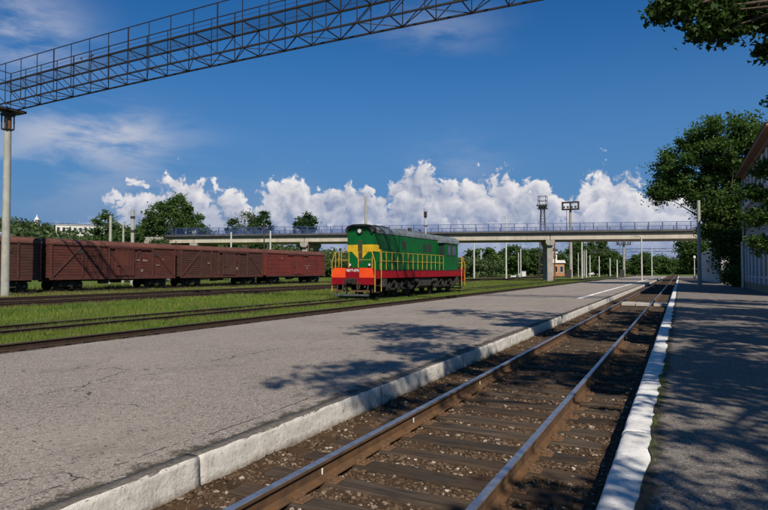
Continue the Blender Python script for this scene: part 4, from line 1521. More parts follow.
# ================================================================== SIGNAL GANTRY
def gantry():
    t = thing('lattice_gantry', 'long dark steel lattice gantry with handrails on a concrete post over the tracks', 'gantry', (0, 0, 0))
    XA, XB, YN, YF = -44.9, 7.6, 25.0, 26.45
    ZB, ZT, ZH = 13.72, 15.22, 16.60
    P = 1.80
    n = int(round((XB - XA) / P))
    P = (XB - XA) / n
    camber = lambda x: 0.30 * max(0.0, 1 - ((x - (XA + XB) / 2) / ((XB - XA) / 2)) ** 2)
    pt = lambda x, y, z: (x, y, z + camber(x))
    for nm, z, w in (('bottom_chord', ZB, 0.085), ('top_chord', ZT, 0.10)):
        for y in (YN, YF):
            m = MB().use('gantry_steel')
            for k in range(n):
                m.beam(pt(XA + k * P, y, z), pt(XA + (k + 1) * P, y, z), w, w)
            m.obj(nm, None, t)
    def member(nm, a, b, w):
        MB().use('gantry_steel').beam(a, b, w, w).obj(nm, None, t)
    for k in range(n + 1):
        x = XA + k * P
        for y in (YN, YF):
            member('upright', pt(x, y, ZB), pt(x, y, ZT), 0.042)
        member('cross_strut', pt(x, YN, ZB), pt(x, YF, ZB), 0.05)
        member('cross_strut', pt(x, YN, ZT), pt(x, YF, ZT), 0.05)
        if k < n:
            x2 = x + P
            for y in (YN, YF):
                if k < n * 0.55 if y == YN else k < n * 0.35:
                    member('diagonal', pt(x, y, ZT), pt(x2, y, ZB), 0.038)
                else:
                    member('diagonal', pt(x, y, ZB), pt(x2, y, ZT), 0.038)
            a, b = (YN, YF) if k % 2 else (YF, YN)
            member('lateral_brace', pt(x, a, ZB), pt(x2, b, ZB), 0.034)
        if k % 1 == 0:
            for y in (YN, YF):
                member('rail_post', pt(x, y, ZT), pt(x, y, ZH), 0.038 if k % 4 else 0.06)
    for y in (YN, YF):
        for z, w in ((ZH, 0.045), (ZT + 0.28, 0.015)):
            h = MB().use('gantry_steel')
            for k in range(n):
                h.beam(pt(XA + k * P, y, z), pt(XA + (k + 1) * P, y, z), w, w)
            h.obj('handrail', None, t)
    for x in (XA, XB):
        h = MB().use('gantry_steel')
        h.beam(pt(x, YN, ZH), pt(x, YF, ZH), 0.05)
        h.beam(pt(x, YN, ZT + .7), pt(x, YF, ZT + .7), 0.04)
        h.obj('end_handrail', None, t)
    g = MB().use('gantry_steel')        # open grating of the walkway
    x = XA + 0.1
    while x < XB:
        z = ZT + 0.05 + camber(x)
        g.add([(x, YN + 0.08, z), (x + 0.018, YN + 0.08, z), (x + 0.018, YF - 0.08, z), (x, YF - 0.08, z)], [(0, 1, 2, 3)])
        x += 0.075
    tag(g.obj('walkway_grating', None, t), kind='stuff')
    # supports
    for x, lab in ((-43.95, 0), (6.6, 1)):
        yc = (YN + YF) / 2
        m = MB().use('concrete_post')
        m.tube([(x, yc, -0.4), (x, yc, 12.0)], [0.285, 0.235], 20)
        m.obj('post', None, t, smooth=False)
        m = MB().use('rust_steel')
        m.tube([(x, yc, 12.0), (x, yc, 13.1)], [0.24, 0.24], 14)
        m.use('dark_steel')
        m.box((x, yc, 12.1), (0.60, 0.60, 0.10))
        m.box((x, yc, 13.2), (0.7, 0.7, 0.2))
        for q in (-0.28, 0.28):
            m.box((x + q, yc - 0.28, 12.65), (0.07, 0.07, 1.1))
            m.box((x + q, yc + 0.28, 12.65), (0.07, 0.07, 1.1))
        m.obj('post_collar', None, t)
        m = MB().use('dark_steel')
        m.box((x + 0.1, yc, 13.48), (1.2, 1.9, 0.16))
        m.obj('bearing_beam', None, t)


gantry()


def bird(loc, rz, label):
    m = MB().use('bird_feather')
    m.tube([(-0.20, 0, 0.05), (-0.10, 0, 0.10), (0.0, 0, 0.13), (0.08, 0, 0.17), (0.11, 0, 0.23), (0.145, 0, 0.245), (0.175, 0, 0.24), (0.20, 0, 0.235)], [0.018, 0.045, 0.068, 0.058, 0.034, 0.036, 0.018, 0.004], 10)
    m.box((-0.24, 0, 0.035), (0.14, 0.05, 0.012))
    m.tube([(0.0, 0.02, 0.0), (0.0, 0.02, 0.08)], 0.006, 4)
    m.tube([(0.0, -0.02, 0.0), (0.0, -0.02, 0.08)], 0.006, 4)
    tag(m.obj('bird', None, None, loc, rz=rz), label, 'bird')


bird((-34.9, 25.05, 15.28 + 0.26), 2.6, 'left one of two small dark birds perched on the gantry walkway')
bird((-33.9, 25.05, 15.28 + 0.26), 0.4, 'right one of two small dark birds perched on the gantry walkway')

# ================================================================== ROAD BRIDGE
def bridge():
    ang = math.atan(0.301)
    X0, Y0 = -20.4, 105.4
    t = thing('road_bridge', 'long concrete road bridge with blue railings crossing over all tracks', 'bridge', (X0, Y0, 0), ang)
    a0, a1 = -74.0, 46.0
    ZU, ZD, ZR = 7.15, 8.72, 10.05
    W = 9.0
    pier_s = [-67.8, -45.2, -22.6, 0.0, 30.0]
    cuts = [a0] + pier_s + [a1]
    for i in range(len(cuts) - 1):
        for yy in (0.5, 2.5, 4.5, 6.5, 8.5):
            MB().use('bridge_beam').box(((cuts[i] + cuts[i + 1]) / 2, yy, (ZU + 8.22) / 2), (cuts[i + 1] - cuts[i] - 0.10, 0.75, 8.22 - ZU), ch=0.05).obj('girder', None, t)
    m = MB().use('bridge_deck')
    m.box(((a0 + a1) / 2, W / 2, 8.36), (a1 - a0, W + 0.5, 0.28))
    m.obj('deck_slab', None, t)
    for yy in (-0.18, W + 0.18):
        k = MB().use('bridge_deck')
        k.box(((a0 + a1) / 2, yy, 8.58), (a1 - a0, 0.5, 0.32))
        k.obj('edge_kerb', None, t)
    # railings, posts one by one
    post = MB().use('railing_blue').box((0, 0, 0.66), (0.13, 0.13, 1.36)).mesh('railing_post')
    bars = MB().use('railing_blue')
    step = 2.25
    for b in range(14):
        bars.box((0.11 + b * 0.155, 0, 0.62), (0.028, 0.028, 1.10))
    bars = bars.mesh('railing_bars')
    for yy in (-0.18, W + 0.18):
        s = a0 + 0.3
        while s < a1:
            link('railing_post', post, t, (s, yy, ZD))
            link('railing_bars', bars, t, (s, yy, ZD))
            s += step
        for z, w in ((ZR, 0.09), (ZD + 0.12, 0.06)):
            MB().use('railing_blue').box(((a0 + a1) / 2, yy, z), (a1 - a0, w, w)).obj('railing_rail', None, t)
    for s in pier_s:
        if s == 30.0:
            continue
        c = MB().use('bridge_pier')
        c.poly_plate([(s - 0.75, -0.15, ZU - 0.02), (s - 0.75, -0.15, ZU - 0.55), (s - 0.45, -0.15, ZU - 0.95), (s + 0.45, -0.15, ZU - 0.95), (s + 0.75, -0.15, ZU - 0.55), (s + 0.75, -0.15, ZU - 0.02)], (0, -1, 0), W + 0.3)
        cap = c.obj('pier_cap', None, t)
        for yy in (0.9, W - 0.9):
            m = MB().use('bridge_pier')
            m.box((s, yy, 2.95), (1.02, 1.1, 6.5), ch=0.06)
            m.obj('pier_column', None, t)
        p = MB().use('rust_steel')
        p.tube([(s + 0.76, 0.3, ZU - 0.4), (s + 0.80, 0.3, 0.0)], 0.12, 8)
        p.obj('drain_pipe', None, t)
    # abutment and embankment at the left end
    m = MB().use('bridge_pier')
    m.box((a0 - 4, W / 2, 4.1), (8.0, W + 1.2, 8.6))
    m.obj('abutment', None, t)
    return t


bridge()


# ================================================================== POSTS AND MASTS
def pole(name, label, x, y, h, r0, r1, m, cat='pole', group=None, extra=None, z=-0.3):
    t = thing(name, label, cat, (x, y, 0), group=group)
    MB().use(m).tube([(0, 0, z), (0, 0, h)], [r0, r1], 12).obj('shaft', None, t)
    if extra:
        extra(t, h)
    return t


def arms(t, h):
    m = MB().use('dark_steel')
    m.beam((-0.6, 0, h - 0.5), (0.6, 0, h - 0.5), 0.09)
    m.beam((-0.45, 0, h - 1.3), (0.45, 0, h - 1.3), 0.08)
    m.obj('cross_arm', None, t)
    for q in (-0.5, 0.5):
        MB().use('white_paint').tube([(q, 0, h - 0.45), (q, 0, h - 0.27)], [0.05, 0.035], 8).obj('insulator', None, t)


def band(t, h):
    for z in (h - 1.0, h - 2.6):
        MB().use('dark_steel').tube([(0, 0, z), (0, 0, z + 0.26)], 0.26, 12).obj('clamp', None, t)


def lamp_arm(t, h):
    m = MB().use('worn_steel')
    m.tube([(0, 0, h - 0.1), (-0.2, 0, h + 0.3), (-0.9, 0, h + 0.5)], 0.04, 6)
    m.obj('lamp_bracket', None, t)
    MB().use('roof_sheet').box((-1.15, 0, h + 0.5), (0.6, 0.24, 0.14), ch=0.04).obj('lamp_head', None, t)


pole('concrete_pole', 'stout pale concrete pole rising left-most of three behind the brown wagons', -62.5, 49.1, 8.5, 0.19, 0.16, 'concrete_post', group='poles behind the freight wagons')
pole('concrete_pole', 'shorter middle one of three poles behind the brown wagons', -64.5, 52.6, 7.8, 0.15, 0.13, 'concrete_post', group='poles behind the freight wagons', extra=arms)
pole('concrete_pole', 'tallest concrete pole with two dark clamps behind the brown wagons', -56.7, 47.5, 8.8, 0.22, 0.19, 'concrete_post', group='poles behind the freight wagons', extra=band)
w_ = MB().use('dark_steel')
w_.tube([(-95, 30.0, 8.4), (-80, 38, 8.0), (-64.5, 52.6, 7.5)], 0.03, 4)
w_.tube([(-64.5, 52.6, 7.5), (-60, 50, 7.4), (-56.7, 47.5, 7.6)], 0.03, 4)
tag(w_.obj('overhead_wire'), 'dark wire strung between the poles behind the brown wagons', 'wire')
pole('lamp_post', 'white post in front of the bridge, left of two above the wagons', -68.4, 77.5, 8.3, 0.15, 0.13, 'white_post', cat='post', group='white posts before the bridge')
pole('lamp_post', 'white post in front of the bridge, right of two above the wagons', -62.4, 80.5, 8.5, 0.15, 0.13, 'white_post', cat='post', group='white posts before the bridge')
pole('signal_pole', 'slim dark steel pole rising between the two white posts at the bridge', -66.5, 84.0, 10.4, 0.14, 0.10, 'dark_steel', extra=arms)
pole('concrete_pole', 'thin tall pale pole standing straight up behind the locomotive roof', -29.7, 54.5, 9.6, 0.16, 0.13, 'concrete_post')
t = pole('signal_mast', 'slim light signal mast with dark head rising above the locomotive hood', -27.1, 64.7, 8.2, 0.09, 0.07, 'white_post', cat='signal')
m = MB().use('dark_steel')
m.box((0, -0.06, 8.45), (0.34, 0.26, 0.75), ch=0.05)
m.box((0, 0, 7.1), (0.55, 0.4, 0.05))
m.beam((-0.2, 0, 6.3), (-0.2, 0, 9.15), 0.03)
m.obj('signal_head', None, t)
for z in (8.25, 8.6):
    MB().use('soot_metal').tube([(0, -0.19, z), (0, -0.32, z)], 0.09, 10).obj('signal_hood', None, t)

t = thing('bridge_sign', 'small framed sign on a thin pole standing on the road bridge', 'sign', (-79.0, 93.5, 8.7))
MB().use('dark_steel').tube([(0, 0, 0), (0, 0, 4.3)], 0.06, 8).obj('shaft', None, t)
m = MB().use('roof_sheet')
m.box((0, 0, 3.9), (1.3, 0.1, 0.8))
m.obj('sign_board', None, t)
m = MB().use('dark_steel')
for q in (-0.62, 0.62):
    m.box((q, -0.06, 3.9), (0.07, 0.06, 0.86))
for z in (3.5, 3.9, 4.3):
    m.box((0, -0.06, z), (1.3, 0.06, 0.06))
m.obj('sign_frame', None, t)

far = [(-43.6, 133.7, 8.7, 'thick white post just right of the locomotive tail', .21), (-51.5, 164.4, 7.7, 'white post by the low red wagon', .2),
       (-36.8, 137.1, 14.6, 'tall white post rising above the bridge railing', .21), (-38.8, 159.6, 8.4, 'white post behind the small white barrier', .17),
       (-20.9, 146.3, 8.8, 'white post right of the floodlight mast with the box frame', .2), (-24.3, 178.2, 7.7, 'first of the white posts receding beyond the floodlight masts', .19),
       (-25.4, 194.5, 6.6, 'second of the white posts receding beyond the floodlight masts', .18), (-23.4, 201.0, 6.4, 'third of the white posts receding beyond the floodlight masts', .18),
       (-20.8, 208.0, 5.9, 'fourth of the white posts receding beyond the floodlight masts', .2), (-16.3, 182.2, 4.9, 'short thick white post near the end of the grass', .2),
       (-42.0, 170.0, 7.0, 'thin white post just left of the bridge pier', .15), (-30.5, 205.0, 7.5, 'thin pale post in front of the far trees by the hut', .15)]
for x, y, h, lab, r in far:
    pole('white_post', lab, x, y, h, r, r * .8, 'white_post', cat='post', group='white posts along the far tracks')
pole('platform_lamp_post', 'slender white lamp post on the island platform before the bridge shadow', -5.6, 104.7, 6.95, 0.13, 0.10, 'white_post', cat='lamp post', extra=lamp_arm)
pole('platform_lamp_post', 'farther slender white lamp post at the end of the island platform', -7.3, 186.8, 9.2, 0.17, 0.12, 'white_post', cat='lamp post')
pole('concrete_pole', 'thick concrete pole standing on the right platform in front of the large tree', 1.72, 66.4, 8.75, 0.20, 0.155, 'concrete_post')
t = pole('platform_lamp_post', 'short pale lamp post on the right platform left of the concrete pole', 1.75, 90.5, 3.4, 0.07, 0.055, 'white_post', cat='lamp post')
MB().use('white_paint').tube([(0, 0, 3.35), (0, 0, 3.45), (0, 0, 3.7), (0, 0, 3.78)], [0.06, 0.17, 0.15, 0.04], 10).obj('lamp_globe', None, t)


def lattice_mast(x, y, h, label):
    t = thing('floodlight_mast', label, 'mast', (x, y, 0), group='floodlight masts')
    b, tp_ = 0.95, 0.42
    f = lambda z: b + (tp_ - b) * z / h
    cs = ((-1, -1), (1, -1), (1, 1), (-1, 1))
    for sx, sy in cs:
        MB().use('dark_steel').beam((sx * b, sy * b, -0.3), (sx * tp_, sy * tp_, h), 0.14).obj('leg', None, t)
    m = MB().use('dark_steel')
    z = 0.0
    k = 0
    while z < h - 1.4:
        z2 = z + 1.5
        for i in range(4):
            a, c = cs[i], cs[(i + 1) % 4]
            if k % 2:
                a, c = c, a
            m.beam((a[0] * f(z), a[1] * f(z), z), (c[0] * f(z2), c[1] * f(z2), z2), 0.07)
            m.beam((a[0] * f(z2), a[1] * f(z2), z2), (c[0] * f(z2), c[1] * f(z2), z2), 0.06)
        z = z2
        k += 1
    m.obj('lattice', None, t)
    p = MB().use('dark_steel')
    p.box((0, 0, h - 0.6), (2.3, 2.3, 0.15))
    p.box((0, 0, h - 0.1), (1.8, 1.8, 0.8), ch=.1)
    for sx, sy in cs:
        p.beam((sx * .95, sy * .95, h), (sx * .95, sy * .95, h + 2.6), 0.11)
    for z in (h + 1.4, h + 2.6):
        for i in range(4):
            a, c = cs[i], cs[(i + 1) % 4]
            p.beam((a[0] * .95, a[1] * .95, z), (c[0] * .95, c[1] * .95, z), 0.1)
    p.obj('top_platform', None, t)
    for q in (-1.0, -0.3, 0.4, 1.1):
        MB().use('worn_steel').tube([(q, -1.05, h + 0.35), (q, -1.45, h + 0.15)], [0.12, 0.28], 10).obj('floodlight', None, t)
    return t


lattice_mast(-31.3, 152.2, 18.2, 'dark lattice floodlight mast with cage top rising behind the bridge')


def tube_mast(x, y, h, label):
    t = thing('floodlight_mast', label, 'mast', (x, y, 0), group='floodlight masts')
    MB().use('bridge_pier').tube([(0, 0, -0.3), (0, 0, h)], [0.48, 0.34], 14).obj('shaft', None, t)
    MB().use('rust_steel').tube([(-1.3, 0.3, 9.5), (-1.0, 0.3, h)], [0.06, 0.06], 6).obj('ladder', None, t)
    m = MB().use('dark_steel')
    for z in (h, h + 1.9):
        for sy in (-0.8, 0.8):
            m.beam((-2.1, sy, z), (2.1, sy, z), 0.28, 0.28)
        for sx in (-2.1, 2.1):
            m.beam((sx, -0.8, z), (sx, 0.8, z), 0.28, 0.28)
    for sx in (-2.1, 0, 2.1):
        for sy in (-0.8, 0.8):
            m.beam((sx, sy, h), (sx, sy, h + 1.9), 0.22)
    m.box((0, 0, h + 0.05), (4.2, 1.7, 0.12))
    m.obj('lamp_frame', None, t)
    for q in (-1.5, -0.5, 0.5, 1.5):
        MB().use('worn_steel').tube([(q, -0.8, h + 0.7), (q, -1.2, h + 0.5)], [0.15, 0.32], 10).obj('floodlight', None, t)
    MB().use('dark_steel').box((-0.5, -0.5, 0.9), (1.4, 0.8, 2.2), ch=.05).obj('switch_box', None, t)
    return t


tube_mast(-26.6, 165.8, 18.5, 'thick floodlight mast with a rectangular lamp frame behind the bridge')
tube_mast(-17.1, 215.4, 10.6, 'small far floodlight mast seen under the bridge above the trees')


def portal(y, x0, x1, h, label):
    t = thing('catenary_portal', label, 'gantry', (0, y, 0), group='far lattice portals over the tracks')
    for x in (x0, x1):
        MB().use('concrete_post').tube([(x, 0, -0.3), (x, 0, h + 0.8)], [0.26, 0.2], 10).obj('post', None, t)
    m = MB().use('dark_steel')
    for z in (h, h + 1.1):
        m.beam((x0, 0, z), (x1, 0, z), 0.16)
    n = int((x1 - x0) / 1.8)
    for k in range(n):
        a, b = x0 + (x1 - x0) * k / n, x0 + (x1 - x0) * (k + 1) / n
        m.beam((a, 0, h if k % 2 else h + 1.1), (b, 0, h + 1.1 if k % 2 else h), 0.1)
    m.obj('lattice_beam', None, t)


portal(222.0, -31.0, 6.0, 8.2, 'nearer thin lattice portal spanning the tracks beyond the bridge')
portal(300.0, -33.0, 6.0, 7.2, 'farther thin lattice portal spanning the tracks far beyond the bridge')

# small white barrier in the grass
t = thing('barrier', 'small white triangular barrier lying in the far grass', 'barrier', (-40.6, 161.5, 0))
m = MB().use('white_paint')
m.poly_plate([(-1.5, 0, -0.2), (1.4, 0, -0.2), (1.5, 0, 1.1), (1.1, 0, 1.1), (0.6, 0, 0.45), (-1.5, 0, 0.3)], (0, -1, 0), 0.9)
m.obj('body', None, t)
m = MB().use('dark_steel').box((0, -0.02, -0.1), (2.6, 0.1, 0.12))
m.obj('skid', None, t)
t = thing('relay_box', 'small white relay cabinet near the foot of the bridge pier', 'cabinet', (-40.0, 168.0, 0))
MB().use('white_paint').box((0, 0, 0.75), (1.1, 0.8, 1.5), ch=0.05).obj('body', None, t)
MB().use('roof_sheet').box((0, 0, 1.55), (1.3, 1.0, 0.10), ch=0.03).obj('lid', None, t)

# ================================================================== BUILDINGS
def station():
    t = thing('station_building', 'grey station building with brown eaves and pale pilasters on the right platform', 'building', (5.65, 44.0, 0))
    Lb, D, H = 21.8, 11.0, 10.75
    m = MB().use('station_wall')
    m.box((D / 2, Lb / 2, H / 2), (D, Lb, H))
    wall = m.obj('wall', None, t)
    m = MB().use('plinth_stone')
    m.box((D / 2 - 0.05, Lb / 2, 0.40), (D + 0.12, Lb + 0.12, 0.62), ch=.03)
    m.obj('plinth', None, t)
    m = MB().use('station_trim')
    m.box((D / 2, Lb / 2, 7.75), (D + 0.5, Lb + 0.5, 0.34), ch=.06)
    m.obj('string_course', None, t)
    m = MB().use('eave_wood')
    m.box((D / 2, Lb / 2, H + 0.16), (D + 1.5, Lb + 1.3, 0.24), ch=.03)
    m.box((D / 2, Lb / 2, H - 0.12), (D + 0.5, Lb + 0.4, 0.30), ch=.03)
    m.obj('eaves', None, t)
    r = MB().use('dark_roof')
    r.add([(-0.8, -0.7, H + 0.28), (D + 0.8, -0.7, H + 0.28), (D + 0.8, Lb + 0.7, H + 0.28), (-0.8, Lb + 0.7, H + 0.28), (D / 2, 4, H + 3.0), (D / 2, Lb - 4, H + 3.0)],
          [(0, 1, 4), (1, 2, 5, 4), (2, 3, 5), (3, 0, 4, 5), (0, 3, 2, 1)])
    r.obj('roof', None, t)
    k = 0
    y = Lb - 0.35
    while y > 0.5:
        MB().use('station_trim').box((-0.03, y, 9.25), (0.14, 0.80, 2.6), ch=.02).obj('pilaster', None, t)
        MB().use('station_trim').box((-0.03, y, 2.55), (0.14, 0.80, 3.8), ch=.02).obj('pilaster', None, t)
        y -= 2.7
        if y > 0:
            for z, h in ((9.2, 2.1), (2.75, 2.9)):
                w = MB().use('station_trim').box((0.0, y + 1.35, z), (0.05, 1.62, h + .16)).obj('window', None, wall)
                MB().use('glass').box((-0.012, y + 1.35, z), (0.05, 1.46, h)).obj('pane', None, w)
                g = MB().use('station_trim')
                g.box((-0.03, y + 1.35, z), (0.03, 0.05, h))
                g.box((-0.03, y + 1.35, z + h * .2), (0.032, 1.46, 0.05))
                g.obj('glazing_bar', None, w)
                MB().use('station_trim').box((-0.05, y + 1.35, z - h / 2 - 0.12), (0.14, 1.7, 0.07), ch=.02).obj('sill', None, w)
    m = MB().use('station_trim')
    m.box((0.15, Lb + 0.75, 2.3), (0.9, 1.3, 4.5), ch=.04)
    m.obj('corner_annex', None, t)
    MB().use('worn_steel').tube([(-0.22, Lb - 0.1, 0.1), (-0.22, Lb - 0.1, H - .3)], 0.07, 8).obj('downpipe', None, t)


station()


def pavilion():
    t = thing('white_pavilion', 'low white building with pilasters behind the large tree on the right', 'building', (4.75, 83.0, 0), R(3.2))
    Lb = 27.0
    MB().use('pale_wall').box((2.6, Lb / 2, 2.2), (5.0, Lb, 4.4)).obj('wall', None, t)
    MB().use('station_trim').box((2.6, Lb / 2, 4.5), (5.5, Lb + .4, 0.3), ch=.05).obj('cornice', None, t)
    y = 0.3
    while y < Lb:
        MB().use('white_paint').box((-0.02, y, 2.2), (0.40, 0.55, 4.2), ch=.04).obj('pilaster', None, t)
        if y + 1.8 < Lb:
            w = MB().use('station_trim').box((0.08, y + 0.95, 2.3), (0.10, 1.05, 2.3)).obj('window', None, t)
            MB().use('glass').box((0.03, y + 0.95, 2.3), (0.06, 0.9, 2.1)).obj('pane', None, w)
        y += 1.9


pavilion()


def house(name, label, loc, sx, sy, h, wall, roofm, rz=0.0, roofh=1.6, cols=4, rows=2, cat='building', flat=False):
    t = thing(name, label, cat, loc, rz)
    m = MB().use(wall).box((0, 0, h / 2), (sx, sy, h)).obj('wall', None, t)
    r = MB().use(roofm)
    if flat:
        r.box((0, 0, h + 0.15), (sx + 0.5, sy + 0.5, 0.3), ch=.05)
    else:
        a, b = sx / 2 + 0.4, sy / 2 + 0.4
        r.add([(-a, -b, h), (a, -b, h), (a, b, h), (-a, b, h), (-a * .98, 0, h + roofh), (a * .98, 0, h + roofh)], [(0, 1, 5, 4), (2, 3, 4, 5), (1, 2, 5), (3, 0, 4), (0, 3, 2, 1)])
    r.obj('roof', None, t)
    for i in range(cols):
        for j in range(rows):
            x = -sx / 2 + sx * (i + .5) / cols
            z = h * (j + .55) / rows
            w = MB().use('station_trim').box((x, -sy / 2 - 0.02, z), (min(1.5, sx / cols * .6), 0.08, h / rows * .5)).obj('window', None, m)
            MB().use('glass').box((x, -sy / 2 - 0.05, z), (min(1.3, sx / cols * .5), 0.06, h / rows * .43)).obj('pane', None, w)
    return t


house('signal_cabin', 'small orange brick signal cabin with pale roof behind the bridge pier', (-35.2, 190.0, -0.2), 5.0, 4.0, 4.3, 'hut_brick', 'pale_wall', R(16), 0.9, 3, 1)
house('cabin_upper_room', 'narrow pale upper room standing on the brick signal cabin', (-36.4, 190.4, 4.7), 3.0, 2.8, 2.4, 'pale_wall', 'roof_sheet', R(16), 0.7, 2, 1)
house('long_shed', 'long shed with a pale metal roof showing over the left wagons', (-88.0, 43.0, -0.2), 16.0, 7.0, 6.1, 'pale_wall', 'roof_sheet', R(30), 1.0, 5, 1)
house('apartment_block', 'long white block standing among the trees on the wooded hill', (-223.0, 161.0, 8.2), 18.0, 9.0, 12.0, 'pale_wall', 'roof_sheet', R(52), cols=9, rows=3, flat=True)
house('far_white_building', 'bright white building far beyond the bridge between the posts', (-38.5, 318.0, -0.2), 8.0, 8.0, 9.2, 'white_paint', 'roof_sheet', R(12), 1.5, 3, 3)
house('edge_house', 'white house above the wagons at the left edge of the photo', (-276.0, 156.0, 12.0), 9.0, 8.0, 12.0, 'pale_wall', 'roof_sheet', R(60), 1.5, 4, 2)
house('hill_house', 'white house with low roof standing behind the left end of the bridge', (-118.0, 112.0, 5.0), 12.0, 8.0, 7.6, 'pale_wall', 'dark_roof', R(36), 1.4, 4, 2)
t = thing('white_church', 'small white church with a dome on top of the wooded hill', 'church', (-284.0, 181.0, 13.0), R(57))
MB().use('pale_wall').box((0, 0, 5.6), (4.6, 4.6, 11.2)).obj('wall', None, t)
MB().use('pale_wall').tube([(0, 0, 11.2), (0, 0, 13.2)], 1.1, 14).obj('drum', None, t)
MB().use('white_paint').tube([(0, 0, 13.1), (0, 0, 13.8), (0, 0, 14.6), (0, 0, 15.3), (0, 0, 16.6)], [1.2, 1.15, 0.8, 0.3, 0.05], 14).obj('dome', None, t)
for q in (-1.4, 0, 1.4):
    MB().use('glass').box((q, -2.32, 8.6), (0.6, 0.1, 2.0)).obj('window', None, t)

# ================================================================== TREES
def leaf_cloud(name, c, size, mname, up=0.5, jitter=0.35):
    """one small folded leaf per point"""
    n = len(c)
    nrm = RNG.normal(0, 1, (n, 3))
    nrm[:, 2] += up * 2
    nrm /= np.linalg.norm(nrm, axis=1)[:, None]
    a = RNG.normal(0, 1, (n, 3))
    a -= nrm * np.sum(a * nrm, 1)[:, None]
    a /= np.linalg.norm(a, axis=1)[:, None]
    b = np.cross(nrm, a)
    s = (size * RNG.uniform(1 - jitter, 1 + jitter, n))[:, None]
    v = np.empty((n, 4, 3), np.float32)
    v[:, 0] = c - a * s * 0.5
    v[:, 1] = c + b * s * 0.34 + nrm * s * 0.10
    v[:, 2] = c + a * s * 0.55 - nrm * s * 0.05
    v[:, 3] = c - b * s * 0.34 + nrm * s * 0.10
    t = np.array([(0, 1, 2), (0, 2, 3)])
    t = (t[None] + (np.arange(n) * 4)[:, None, None]).reshape(-1, 3)
    return np_mesh(name, v.reshape(-1, 3), t, mname)


def lobed_leaves(name, c, size, mname, up=0.4):
    """broad five-lobed leaves, slightly cupped, hanging"""
    out = [(-0.5, 0.0), (-0.34, 0.26), (-0.10, 0.18), (-0.02, 0.46), (0.16, 0.17), (0.55, 0.0)]
    out = out + [(a, -b) for a, b in reversed(out[1:-1])]
    n, k = len(c), len(out)
    nrm = RNG.normal(0, 1, (n, 3))
    nrm[:, 2] += up * 2
    nrm /= np.linalg.norm(nrm, axis=1)[:, None]
    a = RNG.normal(0, 1, (n, 3))
    a[:, 2] -= 0.7
    a -= nrm * np.sum(a * nrm, 1)[:, None]
    a /= np.linalg.norm(a, axis=1)[:, None]
    b = np.cross(nrm, a)
    s = size * RNG.uniform(0.55, 1.3, n)
    v = np.empty((n, k, 3), np.float32)
    for i, (p, q) in enumerate(out):
        v[:, i] = c + a * (s * p)[:, None] + b * (s * q)[:, None] + nrm * (s * (abs(q) * 0.35 - 0.15 * max(p, 0)))[:, None]
    t = np.array([(0, i, i + 1) for i in range(1, k - 1)])
    t = (t[None] + (np.arange(n) * k)[:, None, None]).reshape(-1, 3)
    return np_mesh(name, v.reshape(-1, 3), t, mname)


def crown_points(blobs, per, clump_r, shell=0.55):
    """blobs: (centre, radii, clumps); each clump is a puff of `per` leaves"""
    pts, cl = [], []
    for (c, r, k) in blobs:
        d = RNG.normal(0, 1, (k, 3))
        d /= np.linalg.norm(d, axis=1)[:, None]
        q = shell + (1 - shell) * RNG.random(k) ** 0.6
        cc = np.array(c) + d * q[:, None] * np.array(r)
        cl.append(cc)
        for p in cc:
            rr = clump_r * RNG.uniform(0.55, 1.25)
            g = RNG.normal(0, 1, (int(per * RNG.uniform(0.6, 1.4)), 3)) * rr * np.array([0.62, 0.62, 0.42])
            pts.append(p + g)
    return np.concatenate(pts), np.concatenate(cl)


def trunk_mesh(h, r, limbs, lean=(0, 0), seed=0):
    m = MB().use('bark')
    pts, rs = [], []
    for k in range(7):
        f = k / 6
        pts.append((lean[0] * f * f + 0.12 * ns(seed, f * 3), lean[1] * f * f + 0.12 * ns(seed + 5, f * 3), -0.3 + (h + 0.3) * f))
        rs.append(r * (1.25 if k == 0 else 1.0 - 0.55 * f))
    m.tube(pts, rs, 10)
    for e in limbs:
        f = random.uniform(0.45, 0.98)
        i = int(f * 6)
        p = Vector(pts[i])
        e = Vector(e)
        mid = (p + e) / 2 + Vector((0, 0, 0.12 * (e - p).length))
        m.tube([p, mid, e], [r * 0.38 * (1.2 - f * .5), r * 0.20, r * 0.05], 6, caps=False)
    return m.mesh('trunk', smooth=True)


def tree(name, label, loc, h, r, blobs, per, clump_r, leaf, mname, limbs=10, lean=(0, 0), cat='tree', group=None, shell=0.55, up=0.5, lobed=False):
    t = thing(name, label, cat, loc, group=group)
    p, cl = crown_points(blobs, per, clump_r, shell)
    link('crown', lobed_leaves('crown', p, leaf, mname, up) if lobed else leaf_cloud('crown', p, leaf, mname, up), t)
    idx = RNG.choice(len(cl), min(limbs, len(cl)), replace=False)
    link('trunk', trunk_mesh(h, r, [cl[i] for i in idx], lean, seed=loc[0]), t)
    return t


